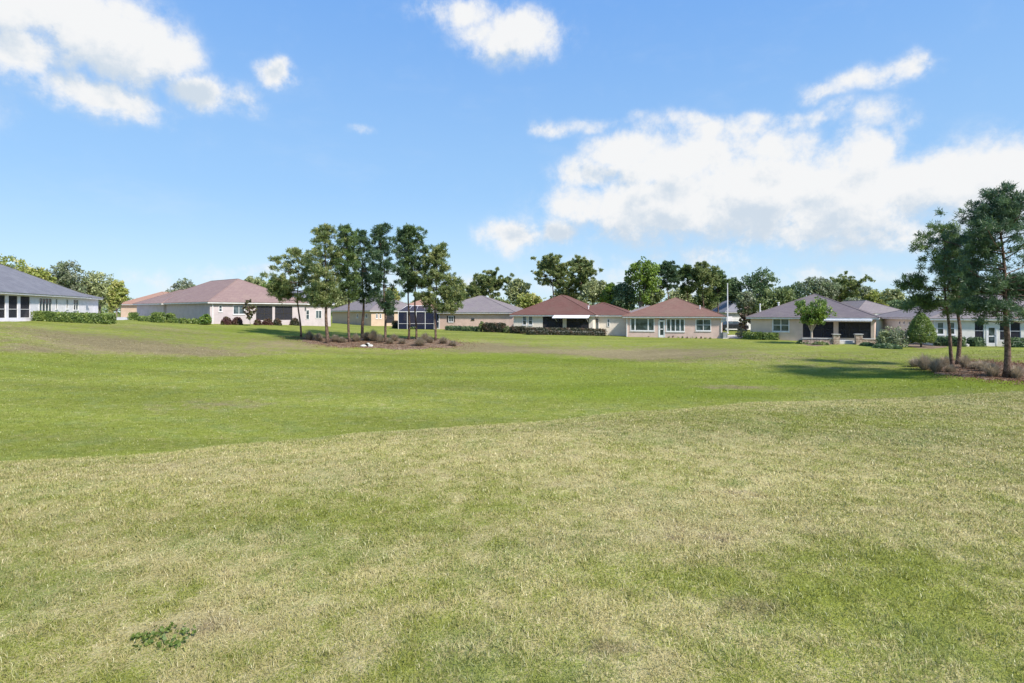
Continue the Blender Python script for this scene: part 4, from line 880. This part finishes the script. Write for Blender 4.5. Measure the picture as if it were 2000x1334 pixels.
for i, q in enumerate((1889, 1896, 1903)): rock(q, 676.5-i*.4, .26, ['leftmost', 'middle', 'rightmost'][i]+' of three pale rocks beside the hedge of the cream house', 10+i, 'pale rocks by the cream house')

# parked car seen between two houses
def car(u, y, label):
    x = X(u, y); z = H1(x, y)+.04; t = empty('parked_car', (x, y, z), 0, label, 'car'); mb = MB()
    prof_ = [(-2.2, .35), (-2.2, .85), (-1.9, 1.0), (-1.55, 1.05), (-1.1, 1.52), (.5, 1.56), (1.15, 1.08), (2.0, .92), (2.2, .7), (2.2, .35)]
    n = len(prof_); 
    for sgn, wy in ((0, .0), (1, 1.75)):
        for (a, b) in prof_: ins = .14 if b > 1.1 else 0; mb.v.append((a, ins if sgn == 0 else wy-ins, b))
    mb.f = [tuple(range(n)), tuple(2*n-1-i for i in range(n))]+[(i, i+n, (i+1) % n+n, (i+1) % n) for i in range(n)]; bo = mb.build('body', M['paint'], t)
    for a in (-1.4, 1.35):
        for yy in (-.03, 1.58): mb = MB(); mb.tube([(a, yy, .33), (a, yy+.2, .33)], [.33, .33], 20); wh_ = mb.build('wheel', M['rubber'], t); mb = MB(); mb.tube([(a, yy-.012, .33), (a, yy-.002, .33)], [.19, .19], 14); mb.build('rim', M['metal'], wh_)
    for a, b in ((-1.0, -.28), (-.2, .45)): mb = MB(); mb.poly([(a-.1 if a < -.5 else a, -.003+.10, 1.1), (b+(.25 if b > 0 else 0), .10, 1.1), (b, .13, 1.45), (a, .13, 1.45)]); mb.v = [(p[0], p[1]-.06, p[2]) for p in mb.v]; mb.build('window', M['glass'], t)
    mb = MB(); mb.box(2.14, 2.215, .1, .4, .66, .80); mb.build('headlight', M['trim'], t)
car(1436, 92, 'dark parked car in front of the far garage')

# ------------------------------------------------------------------ hedges and shrubs
hedge(62, 626.5, 214, 622.5, 15.5, 'long clipped green hedge along the white house', 1, 'hedge', dep=1.1)
hedge(250, 625, 264, 625.5, 14, 'small green hedge between driveway and pale pink house', 2, 'hedge')
hedge(267, 627, 292, 628, 9, 'low green hedge left of the boxy shrub', 3, 'hedge')
hedge(295, 629.5, 315, 630, 18.5, 'tall boxy clipped shrub by the pale pink house', 4, 'hedge', 'shrub', cat='shrub')
hedge(324, 630, 334, 630, 17, 'narrow upright clipped shrub right of the grey air conditioner', 5, 'hedge', 'shrub', cat='shrub')
hedge(329, 631, 345, 631, 8, 'low green shrub below the narrow upright one', 6, 'hedge', 'shrub', cat='shrub', dep=.7)
for i, q in enumerate((349, 363, 375)): hedge(q, 632+i*.3, q+9.5-(i == 1)*2, 632+i*.3, 9.5-(i == 1)*1.5, ['left', 'middle and smallest', 'right'][i]+' of three little cube shrubs by the pale pink wall', 7+i, 'hedge', 'shrub', cat='shrub', dep=.6, group='cube shrubs by the pale pink wall')
bush(402, 634, 26, 24, 'loose spiky green shrub at the corner of the pale pink house', 11, 'bright', leaf=.16, n=50)
for i, q in enumerate((428, 449)): hedge(q, 634.5, q+20, 634.5, 14, ['left', 'right'][i]+' of two round dark red shrubs under the pale pink house windows', 12+i, 'russet', 'shrub', cat='shrub', dep=1.3, rnd_=True, group='round dark red shrubs')
for i, (a, b, hp) in enumerate([(494, 507, 11), (512, 528, 12), (532, 546, 13), (566, 581, 14)]):
    hedge(a, 635, b, 635, hp, ['first', 'second', 'third', 'fourth and tallest'][i]+' dark shrub from the left below the pale pink house porch', 15+i, 'russet' if i < 2 else 'hedge_dark', 'shrub', cat='shrub', dep=1.0, rnd_=True, group='dark shrubs below the porch')
bush(597, 635, 18, 12, 'green shrub just right of the leftmost pine trunk', 20, 'hedge'); bush(611, 636, 14, 14, 'dark green shrub left of the second pine trunk', 21, 'oak_dark'); 
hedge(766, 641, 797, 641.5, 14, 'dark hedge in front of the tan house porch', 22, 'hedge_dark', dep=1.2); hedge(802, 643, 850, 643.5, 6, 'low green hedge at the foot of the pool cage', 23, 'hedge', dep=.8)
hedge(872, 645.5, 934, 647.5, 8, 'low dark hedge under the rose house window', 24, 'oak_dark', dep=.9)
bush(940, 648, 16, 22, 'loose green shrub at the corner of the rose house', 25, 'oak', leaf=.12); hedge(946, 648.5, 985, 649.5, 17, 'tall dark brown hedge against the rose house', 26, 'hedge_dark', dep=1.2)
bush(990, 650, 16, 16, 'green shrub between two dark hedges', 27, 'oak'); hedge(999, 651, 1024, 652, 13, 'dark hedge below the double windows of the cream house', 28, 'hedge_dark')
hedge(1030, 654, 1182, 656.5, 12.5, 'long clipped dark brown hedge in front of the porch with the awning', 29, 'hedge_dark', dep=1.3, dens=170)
hedge(1208, 653.5, 1220, 654, 13, 'small hedge between the red-roofed and pinkish houses', 30, 'hedge')
for i, q in enumerate(list(range(1231, 1285, 9))+list(range(1306, 1395, 9))):
    k = i+1; bush(q, 657.5+(q-1231)*.03, 5+(i % 3), 3.8+(i % 2), 'small tuft of low planting at the foot of the pinkish house wall', 40+i, ('hedge', 'russet', 'olive')[i % 3], name='small_plant', cat='plant', n=9, per=9, leaf=.05, group='small plants along the pinkish house wall')
hedge(1457, 663, 1492, 664, 14, 'left clipped dark green hedge by the plum-roofed house', 60, 'hedge'); hedge(1495, 664, 1522, 664.5, 13, 'right clipped dark green hedge by the plum-roofed house window', 61, 'hedge')
bush(1448, 660, 26, 20, 'pale grey-green shrub beside the far driveway', 62, 'grey')
hedge(1562, 671, 1582, 673, 6, 'low ground-hugging shrub left of the crape myrtle', 63, 'oak', 'shrub', cat='shrub', rnd_=True); hedge(1590, 674, 1622, 674.5, 5, 'low ground-hugging shrub right of the crape myrtle', 64, 'oak', 'shrub', cat='shrub', rnd_=True)
hedge(1686, 675, 1712, 676.5, 6, 'low dark shrub by the stone patio wall', 65, 'oak_dark', 'shrub', cat='shrub', rnd_=True); hedge(1716, 679, 1766, 683, 7.5, 'low dark spreading shrub in front of the pale flowering shrub', 66, 'oak_dark', 'shrub', cat='shrub', rnd_=True, dep=1.4)
bush(1745, 677, 66, 40, 'wide loose pale flowering shrub beside the cone-shaped tree', 67, 'grey', leaf=.10, n=150, per=12); bush(1728, 677, 34, 34, 'olive green shrub at the left of the pale flowering shrub', 68, 'olive', leaf=.11, n=70)
hedge(1833, 676, 1890, 677.5, 17, 'dark hedge under the cream house windows', 69, 'oak_dark', dep=1.1); hedge(1902, 677, 1921, 677, 16, 'small dark hedge left of the white door', 70, 'oak_dark'); hedge(1973, 678.5, 2040, 679, 17, 'dark hedge at the right edge by the screened porch', 71, 'oak_dark')

# ------------------------------------------------------------------ pines of the near beds
PG = 'pines standing in a row in the middle bed'
pine(588, 658, [(584, 620), (581, 576), (583, 520)], 490, 536, 622, 585, 'leftmost pine of the middle row, leaning left', 101, 'pine_light', PG, .12, lobes=[(548, 562, 26, 22, 130)])
pine(639, 671, [(638, 600), (637, 520), (633, 470)], 443, 596, 662, 592, 'second pine of the middle row with lower foliage coloured as sunlit', 102, 'pine_light', PG, .19, lobes=[(628, 575, 34, 28, 150)])
pine(682, 669, [(681, 600), (680, 520), (676, 470)], 443, 655, 700, 580, 'third pine of the middle row', 103, 'pine', PG, .14)
pine(708, 661, [(709, 600), (708, 520), (704, 480)], 454, 676, 738, 588, 'fourth pine of the middle row with dark trunk', 104, 'pine_dark', PG, .18)
pine(754, 669, [(751, 600), (749, 520), (743, 470)], 443, 720, 776, 606, 'fifth pine of the middle row', 105, 'pine_dark', PG, .14)
pine(799, 664, [(798, 600), (797, 520), (788, 470)], 449, 768, 812, 566, 'left trunk of the close pine pair in the middle row', 106, 'pine_dark', PG, .13, dens=.8)
pine(813, 664, [(811, 600), (810, 520), (804, 470)], 445, 790, 845, 560, 'right trunk of the close pine pair in the middle row', 107, 'pine', PG, .12)
pine(850, 666, [(850, 600), (852, 540), (858, 500)], 482, 824, 884, 604, 'rightmost pine of the middle row with foliage spreading right', 108, 'pine_light', PG, .13, lobes=[(884, 570, 26, 30, 170), (878, 602, 26, 12, 50)])
PR = 'pines standing in the bed at the right'
pine(1864, 724, [(1855, 688), (1846, 602), (1843, 500)], 446, 1756, 1868, 612, 'leaning slender pine, leftmost in the right bed', 111, 'pine', PR, .12, lobes=[(1805, 590, 34, 16, 50), (1780, 555, 26, 20, 45)], dens=1.05)
pine(1872, 713, [(1871, 640), (1870, 583), (1867, 520)], 462, 1848, 1912, 606, 'forked pine in the middle of the right bed', 112, 'pine_dark', PR, .15, fork=True, dens=.95)
pine(1966, 738, [(1963, 650), (1960, 571), (1952, 450)], 369, 1872, 2040, 626, 'tallest pine at the right edge with thick trunk', 113, 'pine_dark', PR, .18, lobes=[(1915, 598, 50, 14, 75), (1920, 560, 44, 16, 65), (1915, 480, 34, 30, 70), (1990, 560, 34, 26, 80), (1940, 430, 44, 26, 110), (1970, 400, 36, 22, 50)], dens=1.0)
# ornamental grasses
RG = 'tufts of ornamental grass in the middle pine bed'
for i, (q, v, wp, hp, lb) in enumerate([(604, 664, 26, 14, 'between the leftmost and second pines'), (655, 668, 24, 12, 'just right of the second pine'), (668, 670, 18, 10, 'left of the third pine'), (695, 668, 22, 14, 'between the third and fourth pines'),
     (729, 667, 34, 19, 'large one right of the fourth pine'), (742, 670, 20, 14, 'left of the fifth pine'), (770, 667, 24, 12, 'right of the fifth pine'), (786, 672, 18, 9, 'left of the close pine pair'), (820, 676, 34, 15, 'front one below the close pine pair'), (840, 670, 20, 11, 'left of the rightmost pine'), (866, 672, 24, 12, 'right of the rightmost pine'), (622, 666, 26, 13, 'left of the second pine'), (716, 666, 24, 15, 'behind the drain outlet'), (761, 672, 20, 10, 'in front of the fifth pine'), (830, 666, 26, 13, 'behind, left of the rightmost pine'), (884, 676, 22, 9, 'at the right end of the bed')]):
    reed(q, v, wp, hp, 'brownish grass tuft '+lb, 200+i, RG)
RG = 'tufts of ornamental grass in the right pine bed'
for i, (q, v, wp, hp, lb) in enumerate([(1805, 722, 50, 26, 'leftmost and palest in the right bed'), (1828, 727, 44, 24, 'in front, left of the leaning pine'), (1846, 716, 30, 18, 'just left of the leaning pine foot'), (1884, 719, 26, 22, 'right of the forked pine'), (1905, 722, 30, 14, 'midway between forked and tallest pines'), (1938, 736, 46, 24, 'left of the tallest pine foot'), (1985, 740, 34, 22, 'right of the tallest pine foot'), (1920, 726, 34, 18, 'behind, left of the tallest pine'), (1856, 728, 24, 14, 'in front of the leaning pine foot'), (1786, 716, 30, 14, 'farthest left at the tip of the right bed')]):
    reed(q, v, wp, hp, 'brownish grass tuft '+lb, 220+i, RG)

# ------------------------------------------------------------------ yard trees
x, y, z = hit(1585, 672); t = empty('crape_myrtle', (x, y, z), 0, 'vase-shaped crape myrtle with pale multi-stem trunk in front of the plum-roofed house', 'tree'); rg = np.random.default_rng(5); tb = MB(); C = []
hh = Zv(586, y)-z; zf = Zv(645, y)-z
tb.tube([(0, 0, -.1), (.02, 0, zf*.6), (0, 0, zf)], [.12, .10, .10], 8)
for i in range(19):
    a = i*2.4; r = (.5+1.05*rg.uniform(0, 1)**.6)*1.15; e = np.array([math.cos(a)*r, math.sin(a)*r, hh*rg.uniform(.72, .95)]); s0 = np.array([0, 0, zf*.85]); m_ = s0+(e-s0)*np.array([.35, .35, .5])
    tb.tube([s0, m_, e], [.055, .035, .012], 5, False)
    for k in range(12): f = rg.uniform(.45, 1.05); C.append(s0*(1-f)**2+2*m_*f*(1-f)+e*f*f+rg.normal(size=3)*.2)
C = np.array(C); C = C[C[:, 2] > zf+.35]
tb.build('trunk', M['palebark'], t, True); crown_obj('crown', [leafset(C, .30, 26, .10, rg)], L['bright'], t)
x, y, z = hit(1799, 678); t = empty('conical_tree', (x, y, z), 0, 'neat cone-shaped green tree left of the right-hand pines', 'tree'); rg = np.random.default_rng(6); hh = Zv(611, y)-z; wr = 23/F*y; n = 900
f = rg.uniform(0, 1, n)**1.35; a = rg.uniform(0, 2*np.pi, n); rr = wr*np.clip(np.interp(f, [0, .12, .3, .6, .85, 1], [.8, 1, 1, .76, .42, .08]), .03, 1)*rg.uniform(.6, 1, n)**.4
C = np.stack([np.cos(a)*rr, np.sin(a)*rr, .5+(hh-.6)*f], 1); crown_obj('crown', [leafset(C, .17, 18, .055, rg)], L['hedge'], t); tb = MB(); tb.tube([(0, 0, -.1), (0, 0, hh*.8)], [.09, .03], 7); tb.build('trunk', M['greybark'], t)
broad(488, 582, 14, 630, hit(488, 636)[1]-.3, 'small russet magnolia in front of the pale pink house', 301, 'magnolia', 'magnolia_tree', .13, 60, 12, trunk_r=.06, srad=.3)
broad(1458, 598, 18, 655, 72, 'mottled brownish magnolia left of the plum-roofed house', 302, 'magnolia', 'magnolia_tree', .15, 80, 12, trunk_r=.08, srad=.35)

# ------------------------------------------------------------------ trees behind the houses
T = [ # u, vtop, half, vbottom, distance, material, kind, label
 (20,496,50,590,95,'yellow','b','yellow-green tree behind the white house roof at the left edge'),
 (75,520,26,590,92,'yellow','b','small yellowish tree behind the slope of the white house roof'),
 (135,508,48,600,98,'grey','b','tall grey-green tree behind the right end of the white house'),
 (195,528,42,612,100,'olive','b','wide olive tree between the white and pale pink houses'),
 (228,545,24,616,92,'yellow','b','lighter round tree just left of the far orange roof'),
 (356,543,32,600,120,'grey','b','sparse tree above the left end of the pink roof'),
 (492,538,30,590,112,'olive','b','tree behind the right slope of the pink roof'),
 (535,541,28,600,104,'bright','b','round green tree left of the middle pines, behind them'),
 (660,560,40,615,125,'olive','b','rounded tree seen behind the second and third pines'),
 (765,560,22,612,118,'yellow','b','yellow-green tree behind the fifth pine'),
 (830,570,30,612,130,'olive','b','low tree behind the far orange tiled roof'),
 (925,556,18,612,110,'grey','p','sparse pine left of a denser one behind the rose house'),
 (958,534,30,600,112,'oak','p','dense-topped pine behind the rose house roof'),
 (1010,541,26,606,108,'olive','b','olive tree behind the gap between rose and cream houses'),
 (975,585,34,618,104,'oak','b','low round tree behind the right slope of the rose house roof'),
 (1028,572,34,618,100,'yellow','b','low yellow-green tree just left of the red-brown roof'),
 (1080,503,34,592,102,'pine_light','p','tall broad-topped pine above the red-brown roof'),
 (1135,508,30,600,106,'pine_light','p','tall pine with arching top right of the broad-topped one'),
 (1160,545,30,612,98,'olive','b','olive tree behind the right slope of the red-brown roof'),
 (1195,552,26,622,96,'bright','b','light green tree between the two red-roofed houses'),
 (1250,502,40,600,92,'bright','b','tall rounded bright green tree left above the faded red roof'),
 (1225,545,30,620,94,'oak_dark','b','dark tree under the tall bright green one'),
 (1304,514,20,590,96,'pine_dark','p','slim dark pine right of the tall bright green tree'),
 (1342,522,22,600,98,'pine','p','pine above the apex of the faded red roof'),
 (1372,518,26,605,96,'oak','p','bushy pine right of the faded red roof apex'),
 (1400,534,24,615,99,'pine','p','pine just left of the white pole'),
 (1432,536,26,620,104,'oak_dark','b','dark tree right behind the white pole'),
 (1492,522,50,605,102,'oak_dark','b','large dark oak behind the plum-roofed house'),
 (1455,570,30,622,96,'grey','b','grey-green low tree at the left foot of the large dark oak'),
 (1520,560,42,612,92,'oak','b','mid-green tree below the large dark oak'),
 (1595,540,44,610,98,'grey','b','wide grey-brown tree above the plum roof'),
 (1640,550,34,606,115,'olive','p','sparse tall pine right of the wide grey-brown tree'),
 (1680,556,34,606,118,'grey','b','sparse tree above the pale blue-grey roof'),
 (1665,582,26,612,100,'grey','b','low feathery grey tree behind the right slope of the plum roof'),
 (1712,566,28,610,110,'yellow','b','yellow-green tree behind the pale blue-grey roof'),
 (1745,562,26,612,102,'olive','b','olive tree left of the right-hand pines, far back'),
 (1790,585,46,620,95,'oak_dark','b','low dark tree mass behind the roof of the right cream house'),
 (1910,560,44,612,100,'oak','b','green tree far behind the right-hand pines'),
 (1985,566,40,612,100,'olive','b','olive tree at the right edge behind the tallest pine'),
 (1105,548,30,610,108,'olive','b','olive green tree behind the peak of the dark red-brown roof'),
 (1200,560,34,615,104,'oak','b','mid-green rounded tree left of the tall bright green one'),
 (1275,556,30,608,106,'oak','b','rounded tree right behind the left slope of the faded red roof'),
 (1330,560,34,608,112,'olive','b','olive undergrowth tree behind the apex of the faded red roof'),
 (1385,562,36,615,110,'oak','b','dark rounded tree behind the right slope of the faded red roof'),
 (1418,548,26,612,118,'oak_dark','b','dark tree far behind, left of the white pole'),
 (1552,552,34,608,112,'oak_dark','b','dark tree between the large oak and the wide grey-brown tree'),
 (1625,560,34,608,120,'grey','b','hazy grey-green tree far right of the large dark oak'),
 (900,570,24,610,120,'oak','b','rounded tree just above the peak of the rose house roof'),
 (160,545,50,612,104,'olive','b','low broad tree filling in behind the right end of the white house'),
]
for i, (u, vt, hf, vb, y, mt, kd, lb) in enumerate(T):
    if kd == 'b': broad(u, vt, hf, vb, y, lb, 400+i, mt, leaf=.19, nspray=300, per=20, gap=.12, group='trees behind the houses', srad=.55)
    else:
        x = X(u, y); z = H1(x, y)
        pine(u, 0, [(u+2, 600), (u, 560)], vt, u-hf, u+hf, vt+(vb-vt)*.62, lb, 400+i, mt if mt.startswith('pine') else 'pine_light', 'trees behind the houses', .2, base=(x, y, z), dens=1.0,
             lobes=[(u-hf*.2, vt+hf*.5, hf*.6, hf*.35, 60), (u+hf*.3, vt+hf*.8, hf*.55, hf*.3, 50)])
# far wood that reads as one mass behind everything
rg = np.random.default_rng(99); q = 2600; u = rg.uniform(-900, 2900, q); y = rg.uniform(135, 175, q)
top = 600-12*np.abs(np.sin(u*.021))-8*np.abs(np.sin(u*.053+1))-rg.uniform(0, 5, q)
top = np.where(u < 880, np.minimum(top+8, 606), top); x = X(u, y); zg = height(x, y); zt = (HV-top)/F*y; z = zg+(zt-zg)*rg.uniform(0, 1, q)**.7
V, Fc, r, s = leafset(np.stack([x, y, z], 1), 1.6, 22, .38, rg)
o = np_mesh('far_wood', V, Fc, L['oak'], None, {'rnd': r, 'spray': s}); tag(o, 'distant low band of woodland seen in the gaps behind the houses', 'wood', kind='stuff')
# clover weed in the near lawn
for i, (wx_, wy_, rr, lb) in enumerate([(-1.70, 2.78, .15, 'small bright green clover patch near the left of the lawn')]):
    rg = np.random.default_rng(500+i); n = 80; a = rg.uniform(0, 6.28, n); rd = rr*rg.uniform(0, 1, n)**.6; C = np.stack([np.cos(a)*rd, np.sin(a)*rd*.7, rg.uniform(.008, .032, n)], 1)
    V, Fc, r, s = leafset(C, .010, 3, .0095, rg, aspect=.8); o = np_mesh('clover', V, Fc, L['weed'], None, {'rnd': r, 'spray': s}); o.location = (wx_, wy_, H1(wx_, wy_)); tag(o, lb, 'weed patch', kind='stuff')
